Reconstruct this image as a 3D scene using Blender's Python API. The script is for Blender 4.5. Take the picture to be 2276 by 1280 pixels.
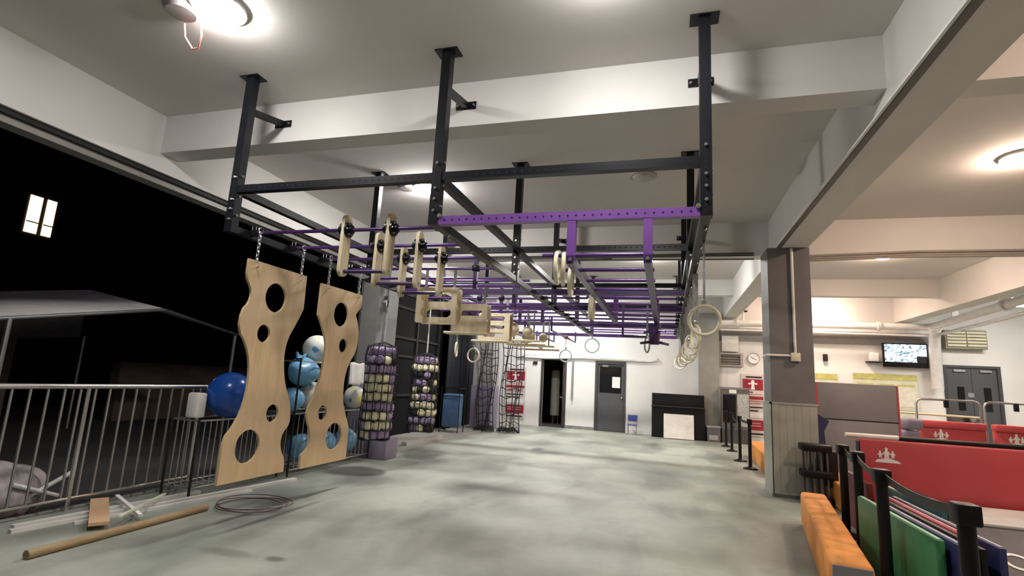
import bpy, bmesh, math, random
from mathutils import Vector, Matrix
random.seed(7)
for o in list(bpy.data.objects): bpy.data.objects.remove(o, do_unlink=True)
SC = bpy.context.scene; COL = SC.collection
# ------------------------------------------------------------------ camera
F, YAW, PITCH, ROLL, CH = 1165.23, -.2905789, .1730721, .0555100, 1.5
fw = Vector((math.sin(YAW)*math.cos(PITCH), math.cos(YAW)*math.cos(PITCH), math.sin(PITCH)))
r0 = Vector((math.cos(YAW), -math.sin(YAW), 0)); u0 = r0.cross(fw)
rr = math.cos(ROLL)*r0+math.sin(ROLL)*u0; uu = -math.sin(ROLL)*r0+math.cos(ROLL)*u0
cd = bpy.data.cameras.new('camera'); cam = bpy.data.objects.new('camera', cd); COL.objects.link(cam)
cd.sensor_fit = 'HORIZONTAL'; cd.sensor_width = 36; cd.lens = F/2276*36; cd.clip_start = .05; cd.clip_end = 200
M = Matrix((rr, uu, -fw)).transposed().to_4x4(); M.translation = (0, 0, CH); cam.matrix_world = M
SC.camera = cam
# ------------------------------------------------------------------ world, exposure
w = bpy.data.worlds.new('night'); SC.world = w; w.use_nodes = True
w.node_tree.nodes['Background'].inputs[0].default_value = (.35, .45, .8, 1)
w.node_tree.nodes['Background'].inputs[1].default_value = .006
vs = SC.view_settings; vs.view_transform = 'Standard'; vs.look = 'None'; vs.gamma = 1; vs.use_curve_mapping = False
vs.exposure = 2.2
LAMP = 95.0
# ------------------------------------------------------------------ materials
MATS = {}
def mat(name, col, rough=.5, metal=0, var=.08, scale=6, bump=0, emit=0, bscale=None, spec=.5):
    if name in MATS: return MATS[name]
    m = bpy.data.materials.new(name); m.use_nodes = True; nt = m.node_tree; b = nt.nodes['Principled BSDF']
    b.inputs['Roughness'].default_value = rough; b.inputs['Metallic'].default_value = metal; b.inputs['Specular IOR Level'].default_value = spec
    g = nt.nodes.new('ShaderNodeNewGeometry'); n = nt.nodes.new('ShaderNodeTexNoise'); n.inputs['Scale'].default_value = scale; n.inputs['Detail'].default_value = 5
    nt.links.new(g.outputs['Position'], n.inputs['Vector'])
    r = nt.nodes.new('ShaderNodeValToRGB'); r.color_ramp.elements[0].position = .3; r.color_ramp.elements[1].position = .7
    r.color_ramp.elements[0].color = tuple(c*(1-var) for c in col)+(1,); r.color_ramp.elements[1].color = tuple(min(1, c*(1+var)) for c in col)+(1,)
    nt.links.new(n.outputs['Fac'], r.inputs['Fac']); nt.links.new(r.outputs['Color'], b.inputs['Base Color'])
    if bump:
        n2 = nt.nodes.new('ShaderNodeTexNoise'); n2.inputs['Scale'].default_value = bscale or scale*6; n2.inputs['Detail'].default_value = 4
        nt.links.new(g.outputs['Position'], n2.inputs['Vector'])
        bp = nt.nodes.new('ShaderNodeBump'); bp.inputs['Strength'].default_value = bump; bp.inputs['Distance'].default_value = .02
        nt.links.new(n2.outputs['Fac'], bp.inputs['Height']); nt.links.new(bp.outputs['Normal'], b.inputs['Normal'])
    if emit:
        b.inputs['Emission Color'].default_value = tuple(col)+(1,); b.inputs['Emission Strength'].default_value = emit
    MATS[name] = m; return m
def wood(name, c1, c2, rough=.5, sc=(1, 1, 12)):
    m = bpy.data.materials.new(name); m.use_nodes = True; nt = m.node_tree; b = nt.nodes['Principled BSDF']; b.inputs['Roughness'].default_value = rough
    g = nt.nodes.new('ShaderNodeNewGeometry'); mp = nt.nodes.new('ShaderNodeMapping'); mp.inputs['Scale'].default_value = sc
    n = nt.nodes.new('ShaderNodeTexNoise'); n.inputs['Scale'].default_value = 3; n.inputs['Detail'].default_value = 6; n.inputs['Distortion'].default_value = .8
    r = nt.nodes.new('ShaderNodeValToRGB'); r.color_ramp.elements[0].position = .3; r.color_ramp.elements[1].position = .72
    r.color_ramp.elements[0].color = c1+(1,); r.color_ramp.elements[1].color = c2+(1,)
    nt.links.new(g.outputs['Position'], mp.inputs['Vector']); nt.links.new(mp.outputs[0], n.inputs['Vector']); nt.links.new(n.outputs['Fac'], r.inputs['Fac']); nt.links.new(r.outputs['Color'], b.inputs['Base Color'])
    MATS[name] = m; return m
def concrete_floor():
    m = bpy.data.materials.new('concrete_floor'); m.use_nodes = True; nt = m.node_tree; b = nt.nodes['Principled BSDF']; L = nt.links.new
    g = nt.nodes.new('ShaderNodeNewGeometry')
    def noise(s, d, dist=0, stretch=(1, 1, 1)):
        mp = nt.nodes.new('ShaderNodeMapping'); mp.inputs['Scale'].default_value = stretch; L(g.outputs['Position'], mp.inputs['Vector'])
        n = nt.nodes.new('ShaderNodeTexNoise'); n.inputs['Scale'].default_value = s; n.inputs['Detail'].default_value = d; n.inputs['Distortion'].default_value = dist
        L(mp.outputs[0], n.inputs['Vector']); return n
    n1 = noise(.55, 4, .6); n2 = noise(9, 6); n3 = noise(1.3, 3, .4, (1, .45, 1))
    r = nt.nodes.new('ShaderNodeValToRGB'); r.color_ramp.elements[0].position = .32; r.color_ramp.elements[1].position = .66
    r.color_ramp.elements[0].color = (.212, .236, .205, 1); r.color_ramp.elements[1].color = (.382, .41, .356, 1)
    L(n1.outputs['Fac'], r.inputs['Fac'])
    r2 = nt.nodes.new('ShaderNodeValToRGB'); r2.color_ramp.elements[0].position = .36; r2.color_ramp.elements[1].position = .52
    r2.color_ramp.elements[0].color = (.6, .6, .6, 1); r2.color_ramp.elements[1].color = (1, 1, 1, 1); L(n3.outputs['Fac'], r2.inputs['Fac'])
    mx = nt.nodes.new('ShaderNodeMix'); mx.data_type = 'RGBA'; mx.blend_type = 'MULTIPLY'; mx.inputs[0].default_value = .75
    L(r.outputs[0], mx.inputs[6]); L(r2.outputs[0], mx.inputs[7])
    r3 = nt.nodes.new('ShaderNodeValToRGB'); r3.color_ramp.elements[0].color = (.86, .86, .86, 1); r3.color_ramp.elements[1].color = (1.1, 1.1, 1.1, 1); L(n2.outputs['Fac'], r3.inputs['Fac'])
    mx2 = nt.nodes.new('ShaderNodeMix'); mx2.data_type = 'RGBA'; mx2.blend_type = 'MULTIPLY'; mx2.inputs[0].default_value = 1
    L(mx.outputs[2], mx2.inputs[6]); L(r3.outputs[0], mx2.inputs[7])
    last = mx2.outputs[2]
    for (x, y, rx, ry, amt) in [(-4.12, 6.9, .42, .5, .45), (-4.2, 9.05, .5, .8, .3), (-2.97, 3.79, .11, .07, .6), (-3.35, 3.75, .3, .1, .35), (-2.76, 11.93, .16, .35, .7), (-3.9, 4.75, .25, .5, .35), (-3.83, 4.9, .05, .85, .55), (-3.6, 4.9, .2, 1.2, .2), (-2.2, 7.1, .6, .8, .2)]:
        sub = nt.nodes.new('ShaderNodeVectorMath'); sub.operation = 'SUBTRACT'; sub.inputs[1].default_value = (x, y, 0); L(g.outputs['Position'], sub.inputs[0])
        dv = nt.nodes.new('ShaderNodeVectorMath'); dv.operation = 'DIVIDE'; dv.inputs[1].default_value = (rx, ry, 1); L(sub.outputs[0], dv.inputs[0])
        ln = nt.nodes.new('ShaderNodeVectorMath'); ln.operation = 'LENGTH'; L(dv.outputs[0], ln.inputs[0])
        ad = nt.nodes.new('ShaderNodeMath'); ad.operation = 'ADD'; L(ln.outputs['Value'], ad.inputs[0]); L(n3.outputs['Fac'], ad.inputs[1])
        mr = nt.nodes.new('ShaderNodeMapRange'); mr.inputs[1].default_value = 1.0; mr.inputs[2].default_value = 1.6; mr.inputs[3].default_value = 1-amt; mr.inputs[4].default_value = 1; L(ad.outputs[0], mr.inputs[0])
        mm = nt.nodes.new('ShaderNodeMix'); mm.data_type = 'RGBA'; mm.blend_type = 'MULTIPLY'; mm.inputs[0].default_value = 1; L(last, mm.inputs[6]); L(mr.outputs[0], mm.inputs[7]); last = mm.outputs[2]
    L(last, b.inputs['Base Color'])
    rr_ = nt.nodes.new('ShaderNodeMapRange'); rr_.inputs[3].default_value = .34; rr_.inputs[4].default_value = .62; L(n1.outputs['Fac'], rr_.inputs[0]); L(rr_.outputs[0], b.inputs['Roughness'])
    bp = nt.nodes.new('ShaderNodeBump'); bp.inputs['Strength'].default_value = .06; bp.inputs['Distance'].default_value = .01; L(n2.outputs['Fac'], bp.inputs['Height']); L(bp.outputs[0], b.inputs['Normal'])
    return m
floor_m = concrete_floor()
plaster = mat('white_plaster', (.66, .645, .62), .85, var=.04, scale=1.2, bump=.05, bscale=30)
ceil_m = mat('ceiling_plaster', (.66, .63, .60), .9, var=.03, scale=.8, bump=.04, bscale=25)
warm_ceil = mat('warm_ceiling_plaster', (.60, .52, .46), .9, var=.04, scale=.8)
wall_m = mat('wall_white_paint', (.74, .73, .715), .7, var=.07, scale=.9, bump=.05)
pier_m = mat('stained_grey_plaster', (.29, .28, .255), .8, var=.2, scale=1.5)
grey_col = mat('grey_column_paint', (.135, .128, .128), .6, var=.06)
grey_wall = mat('grey_wall_paint', (.28, .26, .255), .7)
dado_m = mat('grey_green_wainscot', (.33, .345, .295), .45, var=.1, scale=3)
black_st = mat('black_powder_steel', (.0055, .0065, .0095), .36, 0, var=.2, spec=.32)
hole_m = mat('hole_dark', (.004, .004, .005), .9)
purple = mat('purple_powder_steel', (.18, .07, .315), .35, .1, var=.1)
dpurple = mat('dark_purple_steel', (.05, .021, .095), .32, .1)
rodp = mat('purple_gloss_tube', (.10, .042, .195), .22, .3, var=.05)
silver = mat('zinc_bolt', (.75, .75, .74), .25, 1)
steel = mat('stainless_tube', (.62, .61, .6), .28, 1)
galv = mat('galvanised_wire', (.4, .4, .4), .4, .9)
ply = wood('birch_plywood', (.52, .37, .215), (.62, .455, .27), .5, (1, 5, .6))
beech = wood('pale_beech_plywood', (.60, .49, .32), (.76, .66, .47), .5, (6, 6, 1.5))
ringw = wood('pale_ring_wood', (.70, .64, .47), (.82, .77, .60), .4, (4, 4, 4))
strap_m = mat('grey_webbing', (.22, .22, .22), .8, var=.3, scale=40)
rope_m = mat('black_rope', (.012, .011, .016), .8)
foam_p = mat('purple_foam', (.31, .24, .41), .8, var=.2, scale=14)
foam_c = mat('cream_foam', (.72, .68, .47), .8, var=.08, scale=14)
foam_k = mat('black_foam', (.012, .012, .013), .8)
lav = mat('lavender_vinyl', (.21, .18, .25), .5)
dark = mat('dark_shutter', (.005, .005, .006), .7, spec=.12)
dark2 = mat('dark_grey_frame', (.022, .021, .021), .6, spec=.2)
curtain = mat('navy_curtain', (.006, .007, .014), .8)
doorgrey = mat('door_grey_paint', (.075, .078, .085), .45, var=.05)
glass_d = mat('dark_glass', (.008, .009, .011), .08)
paper = mat('white_paper', (.8, .8, .78), .7, var=.02)
redp = mat('poster_red', (.30, .015, .03), .5, var=.05)
redv = mat('red_vinyl', (.50, .06, .07), .45, var=.08, scale=3)
dredv = mat('dark_red_vinyl', (.15, .02, .025), .5, var=.1)
greyv = mat('grey_vinyl', (.21, .205, .215), .5, var=.05)
lit_grey = mat('lit_grey_canvas', (.48, .47, .46), .7, var=.12, scale=5)  # lit tone of the grey wedge, for its top only
orange = mat('orange_canvas', (.68, .27, .055), .75, var=.16, scale=5, bump=.15, bscale=6)
green = mat('green_vinyl', (.04, .20, .075), .5, var=.1)
navyv = mat('navy_vinyl', (.02, .025, .10), .5)
teal = mat('teal_vinyl', (.02, .10, .10), .5)
pinkv = mat('pink_vinyl', (.62, .25, .28), .5)
blackp = mat('black_plastic', (.004, .004, .005), .45, spec=.3)
white_pl = mat('white_plastic', (.72, .71, .68), .4)
cream_pl = mat('cream_plastic', (.62, .6, .45), .4)
chair_b = mat('blue_chair_plastic', (.05, .08, .32), .45)
ballb = mat('blue_ball_rubber', (.014, .085, .42), .22, var=.05)
balll = mat('light_blue_ball_rubber', (.15, .38, .62), .3, var=.12, scale=4)
bagblue = mat('blue_bin_bag', (.075, .14, .27), .35, var=.2, scale=8)
cardb = wood('brown_cardboard', (.25, .18, .095), (.36, .265, .145), .8)
tan = wood('cut_pine', (.52, .33, .18), (.62, .42, .25), .7)
canopy_m = mat('grey_canopy_fabric', (.72, .69, .67), .8)
asphalt = mat('night_asphalt', (.03, .03, .03), .9)
nightwall = mat('night_render', (.16, .115, .09), .9, var=.2, scale=2)
blackwall = mat('unlit_facade', (.003, .003, .004), 1)
louvre_m = mat('louvre_brown_grey', (.16, .14, .125), .6)
yellowg = mat('yellow_green_print', (.50, .48, .16), .6, var=.15, scale=8)
paleg = mat('pale_green_print', (.62, .64, .5), .6, var=.1, scale=6)
wire_r = mat('coral_cable', (.8, .25, .2), .5)
wire_d = mat('dark_red_wire', (.09, .05, .05), .6)
def ball_mat():
    m = bpy.data.materials.new('printed_ball'); m.use_nodes = True; nt = m.node_tree; b = nt.nodes['Principled BSDF']; b.inputs['Roughness'].default_value = .3
    g = nt.nodes.new('ShaderNodeNewGeometry'); n = nt.nodes.new('ShaderNodeTexNoise'); n.inputs['Scale'].default_value = 3.2; n.inputs['Detail'].default_value = 2
    r = nt.nodes.new('ShaderNodeValToRGB'); r.color_ramp.interpolation = 'CONSTANT'; e = r.color_ramp.elements
    e[0].position = 0; e[0].color = (.1, .36, .62, 1); e[1].position = .42; e[1].color = (.66, .68, .64, 1)
    x = e.new(.6); x.color = (.72, .62, .12, 1); x = e.new(.66); x.color = (.66, .68, .64, 1)
    nt.links.new(g.outputs['Position'], n.inputs['Vector']); nt.links.new(n.outputs['Fac'], r.inputs['Fac']); nt.links.new(r.outputs[0], b.inputs['Base Color']); return m
ballp = ball_mat()
def tv_mat():
    m = bpy.data.materials.new('tv_screen'); m.use_nodes = True; nt = m.node_tree; b = nt.nodes['Principled BSDF']
    g = nt.nodes.new('ShaderNodeNewGeometry'); mp = nt.nodes.new('ShaderNodeMapping'); mp.inputs['Scale'].default_value = (3.5, 1, 9)
    n = nt.nodes.new('ShaderNodeTexNoise'); n.inputs['Scale'].default_value = 1.6; n.inputs['Detail'].default_value = 3; n.inputs['Distortion'].default_value = 2.2
    r = nt.nodes.new('ShaderNodeValToRGB'); r.color_ramp.elements[0].position = .42; r.color_ramp.elements[0].color = (.05, .10, .14, 1); r.color_ramp.elements[1].position = .52; r.color_ramp.elements[1].color = (.72, .85, .95, 1)
    nt.links.new(g.outputs['Position'], mp.inputs[0]); nt.links.new(mp.outputs[0], n.inputs['Vector']); nt.links.new(n.outputs['Fac'], r.inputs['Fac'])
    nt.links.new(r.outputs[0], b.inputs['Emission Color']); b.inputs['Emission Strength'].default_value = .6; b.inputs['Base Color'].default_value = (.02, .02, .02, 1); return m
tv_m = tv_mat()
lamp_m = mat('lamp_diffuser', (1, .97, .93), .5, emit=LAMP, var=0)
lampf_m = mat('dim_lamp_diffuser', (1, .97, .94), .5, emit=LAMP*.45, var=0)
lampw_m = mat('warm_lamp_diffuser', (1, .74, .58), .5, emit=LAMP*.8, var=0)
tube_m = mat('fluorescent_tube', (1, .95, .88), .5, emit=18, var=0)
win_m = mat('lit_window_pane', (1, .70, .36), .5, emit=1.1, var=.1)
# ------------------------------------------------------------------ mesh builder
class MB:
    def __init__(s): s.v = []; s.f = []
    def add(s, v, f):
        k = len(s.v); s.v += [Vector(p) for p in v]; s.f += [[i+k for i in q] for q in f]; return s
    def box(s, a, b):
        (x0, y0, z0), (x1, y1, z1) = a, b
        return s.add([(x0, y0, z0), (x1, y0, z0), (x1, y1, z0), (x0, y1, z0), (x0, y0, z1), (x1, y0, z1), (x1, y1, z1), (x0, y1, z1)],
                     [(3, 2, 1, 0), (4, 5, 6, 7), (0, 1, 5, 4), (1, 2, 6, 5), (2, 3, 7, 6), (3, 0, 4, 7)])
    def bar(s, p, q, w, h, up=(0, 0, 1)):
        p, q = Vector(p), Vector(q); d = (q-p).normalized(); up = Vector(up)
        if abs(d.dot(up)) > .98: up = Vector((0, 1, 0))
        r = d.cross(up).normalized(); u = r.cross(d); v = []
        for c in (p, q): v += [c-r*w/2-u*h/2, c+r*w/2-u*h/2, c+r*w/2+u*h/2, c-r*w/2+u*h/2]
        return s.add(v, [(3, 2, 1, 0), (4, 5, 6, 7), (0, 1, 5, 4), (1, 2, 6, 5), (2, 3, 7, 6), (3, 0, 4, 7)])
    def cyl(s, p, q, r, n=10, r2=None, caps=True):
        p, q = Vector(p), Vector(q); d = (q-p).normalized(); a = d.orthogonal().normalized(); b = d.cross(a); r2 = r if r2 is None else r2
        v = []; f = []
        for c, R in ((p, r), (q, r2)):
            for i in range(n): t = 2*math.pi*i/n; v.append(c+(a*math.cos(t)+b*math.sin(t))*R)
        for i in range(n): j = (i+1) % n; f.append((i, j, n+j, n+i))
        if caps: f += [tuple(range(n-1, -1, -1)), tuple(range(n, 2*n))]
        return s.add(v, f)
    def tube(s, pts, r, n=6, closed=False):
        P = [Vector(p) for p in pts]; N = len(P); v = []; f = []; a = None
        for i in range(N):
            d = (P[(i+1) % N]-P[i-1]) if closed else (P[min(i+1, N-1)]-P[max(i-1, 0)])
            d = d.normalized() if d.length > 1e-9 else Vector((0, 0, 1))
            if a is None: a = d.orthogonal().normalized()
            a = (a-d*a.dot(d)); a = a.normalized() if a.length > 1e-6 else d.orthogonal().normalized(); b = d.cross(a)
            for k in range(n): t = 2*math.pi*k/n; v.append(P[i]+(a*math.cos(t)+b*math.sin(t))*r)
        for i in range(N if closed else N-1):
            for k in range(n):
                i2 = (i+1) % N; k2 = (k+1) % n; f.append((i*n+k, i*n+k2, i2*n+k2, i2*n+k))
        if not closed: f += [tuple(range(n-1, -1, -1)), tuple((N-1)*n+k for k in range(n))]
        return s.add(v, f)
    def torus(s, c, R, r, axis, n=32, m=8):
        ax = Vector(axis).normalized(); a = ax.orthogonal().normalized(); b = ax.cross(a); c = Vector(c)
        v = []; f = []
        for i in range(n):
            t = 2*math.pi*i/n; e = a*math.cos(t)+b*math.sin(t)
            for k in range(m): u = 2*math.pi*k/m; v.append(c+e*(R+r*math.cos(u))+ax*r*math.sin(u))
        for i in range(n):
            for k in range(m): i2 = (i+1) % n; k2 = (k+1) % m; f.append((i*m+k, i2*m+k, i2*m+k2, i*m+k2))
        return s.add(v, f)
    def sphere(s, c, r, n=20, m=12, z0=-1, z1=1, sq=1):
        c = Vector(c); v = []; f = []
        t0, t1 = math.asin(z0), math.asin(z1)
        for j in range(m+1):
            t = t0+(t1-t0)*j/m
            for i in range(n): p = 2*math.pi*i/n; v.append(c+Vector((r*math.cos(t)*math.cos(p), r*math.cos(t)*math.sin(p), r*sq*math.sin(t))))
        for j in range(m):
            for i in range(n): k = (i+1) % n; f.append((j*n+i, j*n+k, (j+1)*n+k, (j+1)*n+i))
        return s.add(v, f)
    def poly(s, pts, off):                      # extruded polygon, pts 3D, off vector
        off = Vector(off); n = len(pts); P = [Vector(p) for p in pts]
        return s.add(P+[p+off for p in P], [tuple(range(n-1, -1, -1)), tuple(range(n, 2*n))]+[(i, (i+1) % n, n+(i+1) % n, n+i) for i in range(n)])
    def rbox(s, c, size, bev=.02, seg=2, rz=0, rx=0):
        bm = bmesh.new(); bmesh.ops.create_cube(bm, size=1); bmesh.ops.scale(bm, vec=size, verts=bm.verts)
        bmesh.ops.bevel(bm, geom=bm.edges[:], offset=bev, segments=seg, affect='EDGES', profile=.5)
        bm.verts.index_update(); Rm = Matrix.Rotation(rz, 3, 'Z') @ Matrix.Rotation(rx, 3, 'X')
        s.add([Rm @ v.co+Vector(c) for v in bm.verts], [[v.index for v in f.verts] for f in bm.faces]); bm.free(); return s
    def plate(s, outline, holes, fn, t):         # 2D outline with holes, fn maps (a,b,depth) to 3D
        bm = bmesh.new()
        for loop in [outline]+holes:
            vv = [bm.verts.new((a, b, 0)) for a, b in loop]
            for i in range(len(vv)): bm.edges.new((vv[i], vv[(i+1) % len(vv)]))
        bmesh.ops.triangle_fill(bm, use_beauty=True, use_dissolve=False, edges=bm.edges[:])
        ex = bmesh.ops.extrude_face_region(bm, geom=bm.faces[:]); bmesh.ops.translate(bm, vec=(0, 0, t), verts=[g for g in ex['geom'] if isinstance(g, bmesh.types.BMVert)])
        bmesh.ops.recalc_face_normals(bm, faces=bm.faces[:]); bm.verts.index_update()
        s.add([fn(*v.co) for v in bm.verts], [[v.index for v in f.verts] for f in bm.faces]); bm.free(); return s
def mesh(name, mb, m, off=(0, 0, 0), smooth=True):
    me = bpy.data.meshes.new(name); off = Vector(off)
    me.from_pydata([v-off for v in mb.v], [], mb.f); me.validate()
    bm = bmesh.new(); bm.from_mesh(me); bmesh.ops.recalc_face_normals(bm, faces=bm.faces[:]); bm.to_mesh(me); bm.free()
    if smooth: me.shade_smooth(); me.set_sharp_from_angle(angle=math.radians(38))
    if m: me.materials.append(m)
    return me
def wloc(o):
    p = Vector(o.location)
    while o.parent: o = o.parent; p += Vector(o.location)
    return p
def part(parent, name, mb, m, kind=None, label=None, local=False):
    o = bpy.data.objects.new(name, mesh(name, mb, m, (0, 0, 0) if local else wloc(parent))); COL.objects.link(o); o.parent = parent
    if kind: o['kind'] = kind
    if label: o['label'] = label
    return o
def inst(parent, src, loc, rz=0):
    o = src.copy(); COL.objects.link(o); o.parent = parent; o.location = loc; o.rotation_euler = (0, 0, rz); return o
def tag(o, label, cat, group=None):
    o['label'] = label; o['category'] = cat
    if group: o['group'] = group
    return o
def thing(name, label, cat, loc=(0, 0, 0), rz=0, group=None):
    o = bpy.data.objects.new(name, None); o.empty_display_size = .1; COL.objects.link(o); o.location = loc; o.rotation_euler = (0, 0, rz); return tag(o, label, cat, group)
def solo(name, mb, m, label, cat, loc, group=None):
    o = bpy.data.objects.new(name, mesh(name, mb, m, loc)); COL.objects.link(o); o.location = loc; return tag(o, label, cat, group)
def struct(name, mb, m):
    o = bpy.data.objects.new(name, mesh(name, mb, m)); COL.objects.link(o); o['kind'] = 'structure'; return o
def copytree(o, loc, rz=None, label=None):
    c = o.copy(); COL.objects.link(c); c.location = loc
    if rz is not None: c.rotation_euler = (0, 0, rz)
    if label: c['label'] = label
    for ch in list(o.children):
        d = ch.copy(); COL.objects.link(d); d.parent = c
        for g in list(ch.children):
            e = g.copy(); COL.objects.link(e); e.parent = d
    return c
def circ(cx, cy, r, n=32, rx=None): return [(cx+r*math.cos(2*math.pi*i/n), cy+(rx or r)*math.sin(2*math.pi*i/n)) for i in range(n)]
def capsule(cx, cy, hw, r, n=8):               # horizontal slot
    a = [(cx+hw+r*math.cos(t), cy+r*math.sin(t)) for t in [(-.5+i/n)*math.pi for i in range(n+1)]]
    return a+[(cx-hw-r*math.cos(t), cy-r*math.sin(t)) for t in [(-.5+i/n)*math.pi for i in range(n+1)]]
# ================================================================== the room
ZC = 4.54
fl = struct('floor', MB().box((-5.78, -5, -.2), (13, 18, 0)), floor_m)
part(fl, 'kerb_strip', MB().box((-6.3, 9.62, -.2), (-5.02, 18, .025)), mat('kerb_concrete', (.33, .32, .29), .6, var=.12, scale=3))
struct('ground', MB().box((-45, -20, -.45), (-5.78, 45, -.12)), asphalt)
ce = struct('ceiling', MB().box((-6.5, -5, ZC), (13, 18.2, ZC+.2)), ceil_m)
part(ce, 'beam', MB().box((-6.5, -5, 3.82), (-6.08, 18, ZC)), plaster)
part(ce, 'beam', MB().box((1.75, -5, 3.82), (2.15, 18, ZC)), plaster)
part(ce, 'beam', MB().box((6.5, -5, 3.78), (6.9, 18, ZC)), plaster)
for y0, y1, z in ((-.65, -.35, 4.05), (4.67, 4.95, 4.05), (9.95, 10.25, 3.92), (15.23, 15.5, 4.1)):
    for x0, x1 in ((-6.08, 1.75), (2.15, 6.5), (6.9, 13)): part(ce, 'beam', MB().box((x0, y0, z), (x1, y1, ZC)), plaster)
struct('trim_1', MB().box((-6.3, -5, 3.765), (-6.12, 18, 3.82)), dark2)
struct('trim_2', MB().box((-6.36, -5, 3.69), (-6.17, 18, 3.765)), mat('track_grey', (.23, .22, .2), .5))
struct('trim_3', MB().box((1.69, -5, 3.795), (1.75, 8.95, 3.85)), mat('trunking_dark', (.12, .12, .113), .5))
# far wall with an open doorway and a recess for the closed door
fwl = MB()
for a, b in (((-6.5, 18, 0), (-4.11, 18.2, ZC)), ((-4.11, 18, 2.26), (-3.3, 18.2, ZC)), ((-3.3, 18, 0), (-2.29, 18.2, ZC)), ((-2.29, 18, 2.29), (-1.27, 18.2, ZC)), ((-1.27, 18, 0), (7.6, 18.2, ZC)), ((7.6, 18, 2.6), (8.95, 18.2, ZC)), ((8.95, 18, 0), (13, 18.2, ZC))): fwl.box(a, b)
wf = struct('wall_far', fwl, wall_m)
struct('wall_pier', MB().box((1.0, 17.72, 0), (1.6, 18, 3.95)), pier_m)
struct('trim_4', MB().box((1.6, 17.975, 3.1), (7.3, 18, 3.42)), grey_wall)
struct('baseboard_far', MB().box((-3.28, 17.98, 0), (-2.3, 18, .1)), mat('skirting_grey', (.2, .2, .19), .6, var=.3))
struct('bounce_wall_right', MB().box((13, -5, 0), (13.2, 18.2, ZC)), wall_m)  # unseen right end of the room, included to bounce light
struct('bounce_wall_back', MB().box((-6.5, -5.2, 0), (13, -5, ZC)), wall_m)  # unseen wall behind the camera, added to bounce light
# corridor behind the open doorway
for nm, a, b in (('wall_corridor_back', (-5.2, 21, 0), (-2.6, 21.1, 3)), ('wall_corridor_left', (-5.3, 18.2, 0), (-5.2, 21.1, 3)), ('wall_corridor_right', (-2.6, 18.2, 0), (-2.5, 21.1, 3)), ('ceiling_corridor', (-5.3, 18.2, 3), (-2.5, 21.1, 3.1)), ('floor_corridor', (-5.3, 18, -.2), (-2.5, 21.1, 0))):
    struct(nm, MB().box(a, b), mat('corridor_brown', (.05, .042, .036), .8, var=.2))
# door frame + leaf pieces
d1 = struct('door_1', MB().box((-4.15, 17.96, 0), (-4.09, 18.05, 2.3)).box((-3.32, 17.96, 0), (-3.26, 18.05, 2.3)).box((-4.15, 17.96, 2.25), (-3.26, 18.05, 2.3)), mat('frame_dark_brown', (.04, .033, .03), .6))
part(d1, 'door_leaf', MB().box((-3.4, 18.06, .02), (-3.34, 18.85, 2.22)), mat('brown_door', (.055, .03, .022), .6))
part(d1, 'door_handle', MB().cyl((-3.42, 18.15, 1.0), (-3.48, 18.15, 1.0), .012).bar((-3.48, 18.13, 1.0), (-3.48, 18.25, 1.0), .02, .02), steel)
d2 = struct('door_2', MB().box((-2.29, 17.98, 0), (-2.21, 18.1, 2.29)).box((-1.35, 17.98, 0), (-1.27, 18.1, 2.29)).box((-2.21, 17.98, 2.2), (-1.35, 18.1, 2.29)), mat('frame_charcoal', (.05, .05, .052), .5))
part(d2, 'door_leaf', MB().box((-2.21, 18.03, .01), (-1.35, 18.08, 1.24)).box((-2.21, 18.03, 1.24), (-2.14, 18.08, 2.2)).box((-1.42, 18.03, 1.24), (-1.35, 18.08, 2.2)).box((-2.14, 18.03, 2.12), (-1.42, 18.08, 2.2)), doorgrey)
part(d2, 'pane', MB().box((-2.14, 18.045, 1.24), (-1.42, 18.06, 2.12)), glass_d)
part(d2, 'door_knob', MB().sphere((-1.4, 17.99, 1.1), .035, 12, 8), silver)
part(d2, 'door_closer', MB().box((-2.05, 17.99, 2.1), (-1.85, 18.03, 2.16)), silver)
d3 = struct('door_3', MB().box((7.6, 17.97, 0), (7.68, 18.1, 2.6)).box((8.87, 17.97, 0), (8.95, 18.1, 2.6)).box((7.68, 17.97, 2.53), (8.87, 18.1, 2.6)), mat('frame_charcoal2', (.05, .05, .055), .5))
for x0, x1, wx in ((7.68, 8.27, 8.0), (8.28, 8.87, 8.62)):
    lf = part(d3, 'door_leaf', MB().box((x0, 18.02, .01), (x1, 18.07, 2.53)), doorgrey)
    part(lf, 'pane', MB().box((wx-.08, 18.005, 1.35), (wx+.08, 18.02, 2.0)), glass_d)
    part(lf, 'door_closer', MB().box((wx-.15, 17.96, 2.42), (wx+.12, 18.02, 2.48)), silver)
part(d3, 'door_sign', MB().box((8.16, 18.01, 1.72), (8.3, 18.02, 1.84)), mat('sign_grey', (.3, .3, .3), .5))
part(d3, 'door_knob', MB().cyl((8.2, 17.96, 1.1), (8.2, 18.02, 1.1), .06, 14), steel)
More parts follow.
